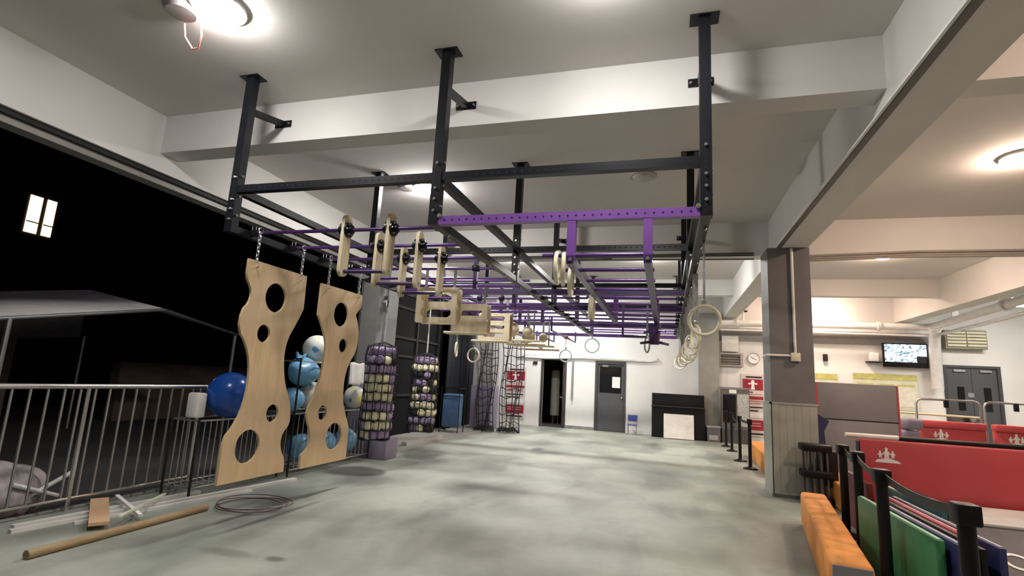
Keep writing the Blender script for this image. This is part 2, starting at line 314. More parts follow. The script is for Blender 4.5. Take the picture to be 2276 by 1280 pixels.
# columns
c1 = struct('column_1', MB().box((1.56, 9.03, 0), (2.17, 9.65, 3.82)), grey_col)
for i in range(6):                               # wainscot boards round the foot
    x = 1.548+i*.1058
    part(c1, 'board', MB().box((x, 9.01, 0), (x+.1035, 9.03, 1.36)), dado_m)
    y = 9.01+i*.1088
    part(c1, 'board', MB().box((1.54, y, 0), (1.56, y+.1065, 1.36)), dado_m)
part(c1, 'cap_rail', MB().box((1.53, 9.0, 1.36), (2.2, 9.03, 1.385)).box((1.53, 9.0, 1.36), (1.56, 9.66, 1.385)), dado_m)
part(c1, 'skirting', MB().box((1.535, 9.0, 0), (2.18, 9.03, .05)), mat('skirting_dark', (.1, .1, .09), .6))
cdt = thing('conduit', 'white plastic conduit with a square switch box on the grey column', 'conduit', (1.9, 8.985, 2.02))
part(cdt, 'pipe', MB().cyl((1.91, 9.005, 2.1), (1.91, 9.005, 3.8), .02, 8), white_pl)
part(cdt, 'pipe', MB().cyl((1.5, 9.005, 2.1), (1.86, 9.005, 2.1), .018, 8).cyl((1.5, 9.005, 2.1), (1.5, 9.3, 2.08), .018, 8), white_pl)
part(cdt, 'switch_box', MB().rbox((1.91, 8.995, 2.08), (.13, .06, .13), .008), cream_pl)
c2 = struct('column_2', MB().box((-5.72, 8.95, 0), (-5.15, 9.35, 3.82)), mat('grey_column_light', (.14, .137, .137), .6))
part(c2, 'pad', MB().rbox((-5.435, 9.15, .75), (.63, .46, 1.45), .02), lav)
c3 = struct('column_3', MB().box((-5.6, 15.15, 0), (-5.0, 15.8, 4.1)), grey_wall)
part(c3, 'pad', MB().rbox((-5.3, 15.475, .65), (.66, .72, 1.28), .02), lav)
# dark shuttered side between the far columns
sd = struct('wall_left', MB().box((-6.4, 9.6, 0), (-6.3, 18, 3.82)), dark)
for z in (.95, 1.9, 2.35, 3.1): part(sd, 'shutter_rail', MB().box((-6.3, 9.62, z), (-6.26, 14.0, z+.06)), dark2)
for y in (9.7, 11.1, 12.5, 13.9): part(sd, 'shutter_post', MB().box((-6.3, y, 0), (-6.25, y+.08, 3.6)), dark2)
cu = MB(); N = 60
pts = [(-6.02+.05*math.sin(i*1.1), 14.05+i*(3.9/N)) for i in range(N+1)]
for i in range(N): (a, b), (c, d) = pts[i], pts[i+1]; cu.add([(a, b, .03), (c, d, .03), (c, d, 3.7), (a, b, 3.7)], [(0, 1, 2, 3)])
cuo = solo('curtain', cu, curtain, 'black navy curtain hanging to the floor beside the lavender padded column', 'curtain', (-6, 16, .03))
so = cuo.modifiers.new('thick', 'SOLIDIFY'); so.thickness = .02
# ================================================================== lamps
def lamp(loc, m, lit, label, base=True):
    x, y = loc
    t = thing('ceiling_lamp', label, 'lamp', (x, y, ZC))
    part(t, 'ring', MB().cyl((x, y, ZC), (x, y, ZC-.03), .22, 24), white_pl)
    part(t, 'diffuser', MB().sphere((x, y, ZC-.03), .195, 20, 6, -1, 0, .42), m)
    if base:
        part(t, 'old_base', MB().cyl((x-.36, y-.05, ZC), (x-.36, y-.05, ZC-.05), .15, 24, .12), mat('old_fitting_grey', (.2, .18, .17), .6))
    return t
L1 = lamp((-3.72, 3.14), lampf_m, 1, 'round lit ceiling lamp beside a grey fitting with a loose coral cable')
part(L1, 'cable', MB().tube([(-4.16, 3.2, ZC-.05), (-4.2, 3.26, ZC-.14), (-4.14, 3.3, ZC-.24), (-4.05, 3.28, ZC-.26), (-3.96, 3.22, ZC-.2), (-3.93, 3.16, ZC-.05)], .008, 6), wire_r)
lamp((-.46, 3.3), lampf_m, 1, 'round lit ceiling lamp in front of the ceiling mounted rig', False)
lamp((-3.76, 7.43), lamp_m, 1, 'round lit ceiling lamp above the rig beside an unlit grey fitting')
dl = thing('ceiling_lamp', 'unlit round ceiling lamp above the purple ladder', 'lamp', (-.33, 7.45, ZC))
part(dl, 'ring', MB().cyl((-.33, 7.45, ZC), (-.33, 7.45, ZC-.03), .19, 24), mat('dull_fitting', (.45, .43, .41), .6))
part(dl, 'diffuser', MB().sphere((-.33, 7.45, ZC-.03), .15, 20, 6, -1, 0, .3), mat('dull_diffuser', (.5, .48, .45), .5))
for i, (x, y) in enumerate(((-3.8, 12.4), (-.4, 12.4), (-3.2, 16.5))):
    lamp((x, y), lamp_m, 1, ['round ceiling lamp over the net end of the rig', 'round ceiling lamp over the dark trapeze bars', 'round ceiling lamp before the open doorway', 'round ceiling lamp before the black cabinet'][i], False)
lamp((4.18, 7.5), lampw_m, 1, 'round warm ceiling lamp above the big red mat', False)
lamp((4.39, 12.5), lampw_m, 1, 'round warm ceiling lamp above the grey folded mat', False)
lamp((4.3, 3.2), lampw_m, 1, 'round warm ceiling lamp above the grey canvas wedge', False)
lamp((4.3, 16.8), lampw_m, 1, 'round warm ceiling lamp in front of the television', False)
for i, (x, y) in enumerate(((8.6, 15.6), (9.8, 12.6))):
    t = thing('tube_light', ['fluorescent ceiling light panel near the double door', 'fluorescent ceiling light panel farther right of the pipes'][i], 'light', (x, y, 3.95))
    part(t, 'housing', MB().box((x-.65, y-.15, 3.99), (x+.65, y+.15, 4.05)), white_pl)
    part(t, 'diffuser', MB().box((x-.63, y-.13, 3.95), (x+.63, y+.13, 3.99)), tube_m)
    part(t, 'hanger', MB().cyl((x-.5, y, 4.05), (x-.5, y, ZC), .008, 6).cyl((x+.5, y, 4.05), (x+.5, y, ZC), .008, 6), steel)
# ================================================================== the rig
PX = (-4.27, -2.0, .295); ROWS = (4.15, 6.8, 9.45, 12.1, 14.75); S = .0375
rig = thing('obstacle_rig', 'black and purple steel monkey bar rig hung from the ceiling beams', 'climbing rig', (-2, 9.45, 2.8))
def bolt(mb, p, d, r=.014): p = Vector(p); d = Vector(d); mb.cyl(p, p+d*.012, r, 8).cyl(p+d*.012, p+d*.022, r*.6, 6)
for r_, y in enumerate(ROWS):
    for x in PX:
        po = part(rig, 'post', MB().box((x-.045, y-.045, 2.82), (x+.045, y+.045, ZC-.012)), black_st)
        part(po, 'mount_plate', MB().box((x-.115, y-.075, ZC-.012), (x+.115, y+.075, ZC)), black_st)
        bm_ = MB()
        for z in (2.95, 3.16, 3.40, 3.06): bolt(bm_, (x, y-.045, z), (0, -1, 0))
        for z in (3.0, 3.2, 3.42): bolt(bm_, (x+.045, y, z), (1, 0, 0))
        part(po, 'bolt', bm_, silver, 'stuff')
        hm = MB()
        for i in range(14):
            if r_ == 0: hm.cyl((x, y-.0452, 2.86+i*.05), (x, y-.046, 2.86+i*.05), .008, 6)
        if r_ == 0: part(po, 'hole_row', hm, hole_m, 'stuff')
        if r_ in (0, 2, 4):
            yb = {0: 4.67, 2: 9.95, 4: 15.23}[r_]; zb = 4.27 if r_ != 4 else 4.3
            br = part(rig, 'brace', MB().bar((x, y+.04, 4.17), (x, yb-.012, zb), .06, .06), black_st)
            part(br, 'foot_plate', MB().box((x-.11, yb-.012, zb-.04), (x+.11, yb, zb+.04)), black_st)
            fb = MB(); bolt(fb, (x-.085, yb-.012, zb), (0, -1, 0)); bolt(fb, (x+.085, yb-.012, zb), (0, -1, 0)); part(br, 'bolt', fb, silver, 'stuff')
def rail_x(x0, x1, y, z, m, holes=True, sz=S):
    ra = part(rig, 'cross_rail', MB().box((x0, y-sz, z-sz), (x1, y+sz, z+sz)), m)
    if holes:
        h = MB(); n = int((x1-x0)/.068)
        for i in range(1, n): x = x0+i*(x1-x0)/n; h.cyl((x, y-sz-.0003, z), (x, y-sz-.001, z), .0095, 6)
        part(ra, 'hole_row', h, hole_m, 'stuff')
    return ra
def rail_y(x, y0, y1, z, m, bolts=True):
    ra = part(rig, 'long_rail', MB().box((x-S, y0, z-S), (x+S, y1, z+S)), m)
    if bolts:
        h = MB()
        for i in range(int((y1-y0)/.62)): y = y0+.25+i*.62; bolt(h, (x+.015, y, z-S), (0, 0, -1), .012)
        part(ra, 'bolt', h, silver, 'stuff')
for r_, y in enumerate(ROWS):
    for a, b in ((PX[0], PX[1]), (PX[1], PX[2])):
        if r_ < 4: rail_x(a+.045, b-.045, y, 3.277, black_st, r_ < 3)
for a, b in zip(ROWS[:-1], ROWS[1:]):
    for x in PX:
        rail_y(x, a+.045, b-.045, 3.277, black_st, False); rail_y(x, a+.045, b-.045, 2.86, black_st, x != PX[0])
rail_x(PX[1]+.045, PX[2]-.045, 4.15, 2.86, purple)
gus = MB()
for x in (PX[1]+.06, PX[2]-.06): bolt(gus, (x, 4.11, 2.9), (0, -1, 0), .02)
part(rig, 'rail_bolt', gus, silver)
for y in (7.75, 9.45, 12.1, 14.7):
    for a, b in ((PX[0], PX[1]), (PX[1], PX[2])): rail_x(a+.045, b-.045, y, 2.85, dpurple, False, .042)
def rod(x0, x1, y, z, clampL=True, clampR=True):
    ro = part(rig, 'rod', MB().cyl((x0, y, z), (x1, y, z), .019, 10), rodp)
    for f_, x in ((clampL, x0), (clampR, x1)):
        if f_:
            part(ro, 'clamp', MB().box((x-.045, y-.035, z-.03), (x+.045, y+.035, z+.022)), black_st)
            for dx in (-.02, .025): part(ro, 'clamp_bolt', MB().cyl((x+dx, y-.02, z+.02), (x+dx, y-.02, z+.065), .006, 6), silver)
RODS = [4.4, 5.03, 5.62, 6.2, 6.85, 7.4, 8.0, 8.6, 9.2, 9.85, 10.4, 11.0, 11.6]
for y in RODS: rod(-4.2, -2.06, y, 2.885)
for y in (8.4, 9.0, 9.9, 10.5, 11.1, 11.7, 12.7, 13.3, 13.9): rod(-1.93, .23, y, 2.87)
# fine droppers carrying an under-slung row of purple bars
for x, y in ((-2.35, 6.2), (-2.35, 8.0), (-2.75, 8.6), (-3.15, 8.6), (-2.75, 9.85), (-2.3, 9.85)):
    dp = part(rig, 'dropper', MB().box((x-.025, y-.025, 2.62), (x+.025, y+.025, 3.1)), dpurple); part(dp, 'clamp', MB().rbox((x, y, 2.885), (.09, .09, .08), .015), black_st)
for y, z in ((8.0, 2.66), (8.6, 2.66), (9.85, 2.66), (9.2, 3.2), (8.0, 3.08)): rod(-3.9, -2.1, y, z, False, False)
# hung ladder on the right bay
for y in (4.15, 8.2):
    for x in (-.75, -.14): part(rig, 'ladder_hanger', MB().box((x-.035, y-.035, 2.5), (x+.035, y+.035, 2.83)), purple)
for x in (-.75, -.14):
    lr = part(rig, 'ladder_rail', MB().box((x-.03, 4.1, 2.45), (x+.03, 8.25, 2.52)), dpurple)
    h = MB(); bolt(h, (x, 4.1, 2.485), (0, -1, 0), .016); h.cyl((x, 4.13, 2.52), (x, 4.13, 2.6), .008, 6); part(lr, 'bolt', h, silver)
for i, y in enumerate([4.15, 4.62, 5.1, 5.6, 6.1, 6.6, 7.1, 7.6, 8.1]):
    part(rig, 'rung', MB().cyl((-.99 if i == 0 else -.9 if i in (1, 4) else -.75, y, 2.51 if i else 2.53), (-.1, y, 2.51 if i else 2.53), .018, 10), rodp)
# ------------------------------------------------------------------ plywood panels
P1 = [(4.223, 2.565), (4.223, 2.37), (4.294, 2.286), (4.319, 2.217), (4.305, 2.126), (4.227, 2.037), (4.216, 1.847), (4.342, 1.706), (4.416, 1.539), (4.44, 1.377), (4.436, 1.207), (4.397, 1.036), (4.32, 0.898), (4.228, 0.8), (4.223, 0.622), (4.222, 0.365), (5.134, 0.365), (5.125, 0.501), (5.058, 0.579), (5.024, 0.683), (5.041, 0.782), (5.134, 0.872), (5.137, 0.975), (5.088, 1.155), (4.997, 1.284), (4.935, 1.46), (4.906, 1.651), (4.934, 1.813), (5.02, 1.959), (5.101, 2.104), (5.135, 2.177), (5.125, 2.565)]
P2 = [(5.414, 2.54), (5.415, 2.146), (5.509, 2.035), (5.627, 1.841), (5.64, 1.681), (5.599, 1.399), (5.523, 1.179), (5.418, 1.024), (5.442, 0.899), (5.513, 0.786), (5.544, 0.664), (5.511, 0.575), (5.403, 0.506), (5.406, 0.353), (6.33, 0.353), (6.322, 0.762), (6.232, 0.907), (6.14, 1.067), (6.107, 1.24), (6.106, 1.409), (6.165, 1.587), (6.305, 1.757), (6.337, 1.994), (6.272, 2.16), (6.211, 2.251), (6.265, 2.314), (6.335, 2.378), (6.327, 2.54)]
H1 = [(4.669, 2.233, .158), (4.559, 1.836, .093), (4.842, 1.008, .093), (4.545, .693, .165)]
H2 = [(5.882, 2.213, .158), (5.997, 1.819, .09), (5.719, .975, .088), (6.008, .672, .165)]
def smooth_outline(P):
    n = len(P); out = []
    for i in range(n):
        a, b, c = Vector(P[i-1]), Vector(P[i]), Vector(P[(i+1) % n])
        ang = (b-a).angle(c-b) if (b-a).length and (c-b).length else 0
        if .12 < ang < .9 and (b-a).length < .32 and (c-b).length < .32:
            out += [tuple(a+(b-a)*.75), tuple(b+(c-b)*.25)]
        else: out.append(tuple(b))
    return out
def chain(mb, p, q, link=.055):
    p, q = Vector(p), Vector(q); n = max(2, int((q-p).length/(link*.72)))
    for i in range(n):
        c = p.lerp(q, (i+.5)/n); side = Vector((1, 0, 0)) if i % 2 else Vector((0, 1, 0)); d = (q-p).normalized()
        mb.tube([c+side*.014*math.cos(t)+d*link*.5*math.sin(t) for t in [2*math.pi*k/8 for k in range(8)]], .0055, 5, True)
for P_, H_, ys, lab in ((P1, H1, (4.33, 5.03), 'tall wavy plywood climbing panel with four holes beside the big blue ball'), (P2, H2, (5.55, 6.24), 'tall wavy plywood climbing panel with four holes beside the hanging white cloth')):
    t = thing('climbing_panel', lab, 'panel', (-4.05, sum(ys)/2, .36), group='hanging plywood climbing panels')
    part(t, 'board', MB().plate(smooth_outline(P_), [circ(a, b, r) for a, b, r in H_], lambda a, b, d: Vector((-4.05-d, a, b)), .028), ply)
    for y in ys:
        ch = MB(); chain(ch, (-4.06, y, 2.5), (-4.06, y, 2.87)); part(t, 'chain', ch, galv)
        sh = MB().torus((-4.06, y, 2.885), .03, .007, (1, 0, 0), 12, 5).cyl((-4.03, y, 2.5), (-4.09, y, 2.5), .012, 8); part(t, 'shackle', sh, silver)
# ------------------------------------------------------------------ trapezes on the first rods
for i, y in enumerate(RODS[:3]):
    t = thing('swing_trapeze', ['wooden plate trapeze on the frontmost purple rod of the rig', 'wooden plate trapeze on the second purple rod, directly behind the frontmost one', 'wooden plate trapeze on the third purple rod, next to the slotted boxes'][i], 'trapeze', (-2.83, y, 2.885), group='wooden trapezes on the rods')
    for x in (-3.08, -2.58):
        ol = [(y+b, 2.725+a) for a, b in capsule(0, 0, .25, .065)]
        p_ = part(t, 'side_plate', MB().plate([(a, b) for a, b in ol], [circ(y, 2.885, .022, 14)], lambda a, b, d: Vector((x-.018+d, a, b)), .036), beech)
        part(p_, 'flange', MB().cyl((x+.018, y, 2.885), (x+.04, y, 2.885), .075, 18).cyl((x-.018, y, 2.885), (x-.04, y, 2.885), .075, 18).cyl((x-.075, y, 2.885), (x+.075, y, 2.885), .04, 14), black_st)
        fb = MB()
        for k in range(6):
            a = k*math.pi/3; bolt(fb, (x+.04, y+.056*math.cos(a), 2.885+.056*math.sin(a)), (1, 0, 0), .01)
        part(p_, 'bolt', fb, silver)
    part(t, 'grip_bar', MB().cyl((-3.06, y, 2.46), (-2.6, y, 2.46), .02, 10), dpurple)
    for cx in (-3.06, -2.56): cap = MB(); bolt(cap, (cx, y, 2.46), (1, 0, 0), .03); part(t, 'end_cap', cap, silver)
# ------------------------------------------------------------------ slotted wooden boxes
def slot_box(y, z, label, slots, dep=.19, w_=.56, h_=.42, x=-2.83, plank=True, sr=.052):
    t = thing('slotted_box', label, 'climbing hold', (x, y, z), group='wooden boxes hanging from the rods')
    ol = [(x-w_/2+.02, z-h_/2), (x+w_/2-.02, z-h_/2), (x+w_/2, z-h_/2+.02), (x+w_/2, z+h_/2-.02), (x+w_/2-.02, z+h_/2), (x-w_/2+.02, z+h_/2), (x-w_/2, z+h_/2-.02), (x-w_/2, z-h_/2+.02)]
    hs = [capsule(x, z+dz, w_*.27, sr) for dz in slots]
    for yy in (y-dep/2, y+dep/2-.025): part(t, 'face_board', MB().plate(ol, hs, lambda a, b, d: Vector((a, yy+d, b)), .025), beech)
    for xx in (x-w_/2+.03, x+w_/2-.055): part(t, 'side_board', MB().plate([(y-dep/2+.025, z-h_/2+.02), (y+dep/2-.025, z-h_/2+.02), (y+dep/2-.025, z+h_/2-.02), (y-dep/2+.025, z+h_/2-.02)], [circ(y, z, .045, 16)], lambda a, b, d: Vector((xx+d, a, b)), .025), beech)
    if plank: part(t, 'bottom_plank', MB().rbox((x-.06, y, z-h_/2-.018), (w_+.12, dep+.02, .036), .014), beech)
    for s in (-1, 1): part(t, 'strap', MB().box((x+s*.2-.02, y-.003, z+h_/2-.03), (x+s*.2+.02, y+.003, 2.868)), strap_m)
slot_box(6.2, 2.39, 'slotted wooden box with two slots, hanging beside the third trapeze', (.105, -.095), h_=.46, plank=False, sr=.062)
slot_box(7.4, 2.38, 'slotted wooden box with one slot above a plain board', (.08,), h_=.42, sr=.05)
slot_box(8.6, 2.38, 'slotted wooden box with three slots over a long plank', (.14, 0, -.14), h_=.46, sr=.038)
for i, (y, z, xx) in enumerate(((9.85, 2.42, -2.8), (11.0, 2.40, -2.75))):
    t = thing('ball_hold', ['round wooden ball hold on a plank just behind the three slot box', 'round wooden ball hold on a plank above the cargo net'][i], 'climbing hold', (xx, y, z), group='wooden ball holds under the rods')
    part(t, 'ball', MB().sphere((xx-.1, y, z+.05), .15, 16, 10), beech)
    part(t, 'ball', MB().sphere((xx+.22, y, z+.02), .1, 14, 9), beech)
    part(t, 'plank', MB().rbox((xx, y, z-.16), (.95, .12, .04), .015), beech)
    part(t, 'plank', MB().rbox((xx+.15, y+.2, z-.22), (.8, .12, .04), .015), beech)
    part(t, 'link', MB().box((xx+.13, y-.02, z-.2), (xx+.17, y+.22, z-.14)), beech)
    part(t, 'strap', MB().box((xx-.12, y-.003, z+.1), (xx-.08, y+.003, 2.868)).box((xx+.2, y-.003, z+.05), (xx+.24, y+.003, 2.868)).box((xx+.33, y-.003, z-.18), (xx+.36, y+.003, 2.868)), strap_m)
# dark trapeze bars at the far end
for i, x in enumerate((-2.4, -3.0, -3.5)):
    t = thing('trapeze_bar', ['long dark purple U-shaped trapeze bar with a red hook', 'long dark purple U-shaped trapeze bar between two others', 'long dark purple U-shaped trapeze bar next to the wooden planks'][i], 'trapeze', (x, 12.7, 2.6), group='dark trapeze bars at the far end')
    part(t, 'grip_bar', MB().cyl((x, 11.2, 2.61), (x, 14.4, 2.61), .024, 8), dpurple)
    for y in (11.2, 14.4): part(t, 'leg', MB().cyl((x, y, 2.6), (x, y, 2.9), .022, 8), dpurple)
    if i == 0: part(t, 'hook', MB().rbox((x, 13.0, 2.62), (.1, .1, .09), .02).bar((x-.1, 13, 2.66), (x+.1, 13, 2.58), .03, .03), mat('red_hook', (.25, .03, .05), .5))
t = thing('trapeze_bar', 'short dark purple trapeze bar hanging crosswise near the right rail', 'trapeze', (-.65, 9.0, 2.3), group='dark trapeze bars at the far end')
part(t, 'grip_bar', MB().cyl((-.72, 9.0, 2.33), (-.1, 9.0, 2.33), .02, 8), dpurple)
for x in (-.7, -.12): part(t, 'leg', MB().cyl((x, 9.0, 2.33), (x, 9.0, 2.86), .018, 8), dpurple)
t = thing('star_grip', 'dark purple spiked grip cluster hanging by the ladder end', 'climbing hold', (-.17, 8.3, 2.25))
part(t, 'core', MB().cyl((-.17, 8.35, 2.15), (-.17, 8.35, 2.46), .07, 8, .1), dpurple)
for k in range(6):
    a = k*math.pi/3+.3; zz = 2.2+.09*(k % 3); part(t, 'spike', MB().cyl((-.17, 8.35, zz), (-.17+.22*math.cos(a), 8.35+.22*math.sin(a), zz-.04), .028, 7, .018), dpurple)
part(t, 'link', MB().cyl((-.17, 8.35, 2.45), (-.17, 8.35, 2.53), .012, 6), silver)
# ------------------------------------------------------------------ rings
def ring(x, y, z, top, R, axis, label, group, m=ringw, r=.016, strapm=strap_m, sw=.035):
    t = thing('gym_ring', label, 'gym ring', (x, y, z-R-r), group=group)
    part(t, 'ring', MB().torus((x, y, z), R, r, axis, 36, 8), m)
    part(t, 'buckle', MB().rbox((x, y, z+R+.035), (.04, .02, .05), .006), silver)
    part(t, 'strap', MB().box((x-sw/2, y-.003, z+R), (x+sw/2, y+.003, top)), strapm)
ring(.325, 4.9, 2.11, 2.823, .128, (.12, 1, .05), 'pale wooden gym ring hanging alone in front of the row on the right rail', 'gym rings along the right rail', sw=.018)
for i, (y, z, a) in enumerate(((6.25, 2.09, 1.25), (7.1, 2.07, .9), (7.9, 2.04, .6), (8.8, 2.04, .35), (9.8, 2.06, .8), (11.2, 2.08, .5), (13.2, 2.1, .2))):
    ring(.32, y, z, 2.823, .125, (math.sin(a), math.cos(a), 0), 'pale wooden gym ring, number %s behind the lone front ring of the right rail' % ('one', 'two', 'three', 'four', 'five', 'six', 'seven')[i], 'gym rings along the right rail', sw=.06)
for i, (y, z, dx) in enumerate(((4.15, 2.42, -.86), (4.15, 2.41, -.81), (4.62, 2.40, -.83), (6.1, 2.38, -.86), (6.1, 2.37, -.82))):
    t = thing('gym_ring', ('outer of two pale rings threaded on the first purple ladder rung', 'inner of two pale rings threaded on the first purple ladder rung', 'single pale ring threaded on the second purple ladder rung', 'outer of two pale rings threaded midway on the purple ladder', 'inner of two pale rings threaded midway on the purple ladder')[i], 'gym ring', (dx, y, z-.13), group='gym rings on the ladder rungs')
    part(t, 'ring', MB().torus((dx, y, z+.004), .125, .017, (1, .18 if i % 2 else .05, 0), 36, 8), ringw)
    part(t, 'link', MB().torus((dx, y, z+.124), .03, .006, (0, 1, 0), 12, 5), silver)
ringg = mat('grey_ring', (.33, .33, .33), .5)
ring(-1.95, 14.5, 2.55, 2.85, .19, (0, 1, 0), 'large grey ring hanging from the far end of the middle rail', 'far rings', ringg, .022)
ring(-2.4, 13.0, 2.16, 2.6, .15, (.1, 1, 0), 'thin grey ring hanging from the red hook', 'far rings', ringg, .016, silver, .02)
ring(-.3, 9.0, 2.2, 2.853, .13, (1, .35, 0), 'small grey ring hanging beside the star grip', 'far rings', ringg, .015)
ring(-4.04, 9.85, 2.04, 2.867, .14, (1, .25, 0), 'wooden ring hanging edge-on before the navy curtain', 'rings before the curtain', ringw, .018)
ring(-4.1, 11.0, 1.99, 2.867, .15, (.25, 1, 0), 'wooden ring hanging face-on before the navy curtain', 'rings before the curtain', ringw, .018)
# ------------------------------------------------------------------ net bags of foam rolls
def net_bag(x, y, z0, z1, R, label, seed, mix):
    rnd = random.Random(seed); t = thing('foam_net_bag', label, 'net bag', (x, y, z0), group='hanging net bags of foam rolls')
    rows = 10; H = (z1-.05-z0)/rows; n = 10
    proto = {}
    for nm, m in (('p', foam_p), ('c', foam_c), ('k', foam_k)):
        proto[nm] = mesh('foam_roll', MB().rbox((0, 0, 0), (.128, .11, H*.92), .045, 3), m)
    c0 = None
    for j in range(rows):
        cur = rnd.choice(mix)
        for k in range(n):
            if rnd.random() < .4: cur = rnd.choice(mix)
            a = 2*math.pi*(k+.5*(j % 2))/n; rad = R*(.74 if j == rows-1 else .8 if j == 0 else .9+.08*math.sin(j*.9))+rnd.uniform(-.012, .012)
            o = bpy.data.objects.new('foam_roll', proto[cur]); COL.objects.link(o); o.parent = t
            o.location = (rad*math.cos(a), rad*math.sin(a), H*(j+.5)+rnd.uniform(-.012, .012)); o.rotation_euler = (rnd.uniform(-.12, .12), rnd.uniform(-.12, .12), a+math.pi/2+rnd.uniform(-.2, .2))
    core = part(t, 'foam_core', MB().cyl((x, y, z0+.02), (x, y, z1-.15), R*.66, 12), foam_k)
    net = MB(); RR = R+.05
    def wob(a, z): q = (z-z0)/(z1-z0); return RR*(1+.05*math.sin(3*a+5*z))*(.88 if q > .93 else 1 if q > .05 else .92)
    for j in range(rows+1):
        z = z0+H*j
        net.tube([(x+wob(a, z)*math.cos(a), y+wob(a, z)*math.sin(a), z+.008*math.sin(4*a)) for a in [2*math.pi*i/24 for i in range(24)]], .0075, 5, True)
    for k in range(14):
        a = 2*math.pi*k/14
        net.tube([(x, y, z0-.02)]+[(x+wob(a, z0+H*j)*math.cos(a), y+wob(a, z0+H*j)*math.sin(a), z0+H*j) for j in range(rows+1)]+[(x+RR*.4*math.cos(a), y+RR*.4*math.sin(a), z1-.005), (x, y, z1+.03)], .0075, 5)
    part(t, 'net', net, rope_m)
    part(t, 'rope', MB().cyl((x, y, z1), (x, y, 2.8235), .014, 8), mat('grey_rope', (.45, .45, .44), .7))
    return t
b1 = net_bag(-4.27, 7.4, .5, 1.95, .2, 'hanging net bag of mostly purple and cream foam rolls before the padded column', 3, 'pppppccck')
part(b1, 'hanging_strap', MB().box((-4.46, 7.46, 1.85), (-4.37, 7.466, 2.9)), mat('pale_webbing', (.6, .6, .6), .7), label='pale wide strap')
part(b1, 'pulley', MB().cyl((-4.3, 7.36, 2.58), (-4.24, 7.36, 2.58), .06, 14).box((-4.3, 7.34, 2.45), (-4.24, 7.38, 2.7)), galv)
net_bag(-4.27, 9.0, .5, 1.88, .2, 'hanging net bag of cream, black and purple foam rolls before the dark shutters', 12, 'pppcccckkk')
# ------------------------------------------------------------------ cargo net
def cargo_net(x0, x1, y, top, label, seed, nx, piled):
    t = thing('cargo_net', label, 'net', ((x0+x1)/2, y, .02), group='black cargo nets'); rnd = random.Random(seed); mb = MB(); nz = 11
    def P(i, j):
        u = i/nx; v = j/nz; x = x0+(x1-x0)*u*(1-.15*v); z = top*(1-v)+.05
        return Vector((x+.04*math.sin(7*v+i), y+.1*math.sin(i*1.7+3*v)+.06*v, z+.05*math.sin(i*2.1+j)*min(v*3, 1)))
    G = [[P(i, j) for j in range(nz+1)] for i in range(nx+1)]
    for i in range(nx+1): mb.tube(G[i], .013, 5)
    for j in range(1, nz+1): mb.tube([G[i][j] for i in range(nx+1)], .013, 5)
    part(t, 'net', mb, rope_m)
    if piled:
        pl = MB()
        for k in range(9):
            cx = rnd.uniform(x0+.22, x1-.28); cy = y+rnd.uniform(-.2, .2); r = rnd.uniform(.1, .22)
            pl.tube([(cx+r*math.cos(a)*1.3, cy+r*math.sin(a), .03+.12*abs(math.sin(a*1.5+k))*(.3+rnd.random()*.9)) for a in [2*math.pi*q/14 for q in range(14)]], .011, 5, True)
        part(t, 'rope_pile', pl, rope_m)
cargo_net(-5.3, -4.7, 14.75, 2.5, 'black cargo net hanging in front of the lavender column pad', 2, 6, True)
cargo_net(-4.65, -3.95, 14.9, 2.6, 'black cargo net hanging in front of the red poster', 5, 6, True)
hb = part(rig, 'net_bar', MB().cyl((-5.35, 14.75, 2.56), (-3.9, 14.75, 2.56), .02, 8).cyl((-4.27, 14.75, 2.56), (-4.27, 14.75, 2.85), .02, 8), black_st)
# ================================================================== left side: fence, balls, scraps
FX = -5.62
fe = thing('fence', 'steel tube fence with upright bars along the open dark side', 'fence', (FX, 4, 0))
part(fe, 'top_rail', MB().cyl((FX, 1.2, 1.2), (FX, 6.9, 1.2), .027, 12), steel)
part(fe, 'bottom_rail', MB().cyl((FX, 1.2, .12), (FX, 5.4, .12), .016, 8), steel)
bar0 = part(fe, 'bar', MB().cyl((FX, 1.3, .12), (FX, 1.3, 1.18), .012, 8), galv)
for i in range(1, 28): inst(fe, bar0, (0, i*.147, 0))
for y in (1.25, 2.65, 4.02, 5.38): part(fe, 'post', MB().cyl((FX, y, 0), (FX, y, 1.2), .022, 10), steel)
# low wire cage and the tall rack for the balls
def wire_rack(name, label, x0, x1, y0, y1, zs, posts_z, step, barz):
    t = thing(name, label, 'ball rack', ((x0+x1)/2, (y0+y1)/2, 0))
    for z in zs: part(t, 'shelf_frame', MB().tube([(x0, y0, z), (x1, y0, z), (x1, y1, z), (x0, y1, z)], .011, 6, True), galv)
    for x, y in ((x0, y0), (x1, y0), (x1, y1), (x0, y1)): part(t, 'post', MB().cyl((x, y, .02), (x, y, posts_z), .014, 8), dark2)
    b0 = None; n = int((y1-y0)/step)
    for i in range(1, n):
        if b0 is None: b0 = part(t, 'bar', MB().cyl((x1, y0+step, barz[0]), (x1, y0+step, barz[1]), .007, 6), galv)
        else: inst(t, b0, (0, (i-1)*step, 0))
    n = int((x1-x0)/.09); c0 = None
    for i in range(1, n):
        if c0 is None: c0 = part(t, 'bar', MB().cyl((x0+.09, y0, barz[0]), (x0+.09, y0, barz[1]), .007, 6), galv)
        else: inst(t, c0, ((i-1)*.09, 0, 0))
    m = MB()
    for z in zs[:-1]:
        for i in range(1, int((y1-y0)/.12)): m.cyl((x0, y0+i*.12, z), (x1, y0+i*.12, z), .005, 5)
    part(t, 'shelf_wires', m, galv, 'stuff')
    return t
wire_rack('ball_cage', 'low wire cage of thin upright bars under the big blue ball', -5.52, -5.12, 4.95, 6.35, (.1, .84), .86, .085, (.1, .84))
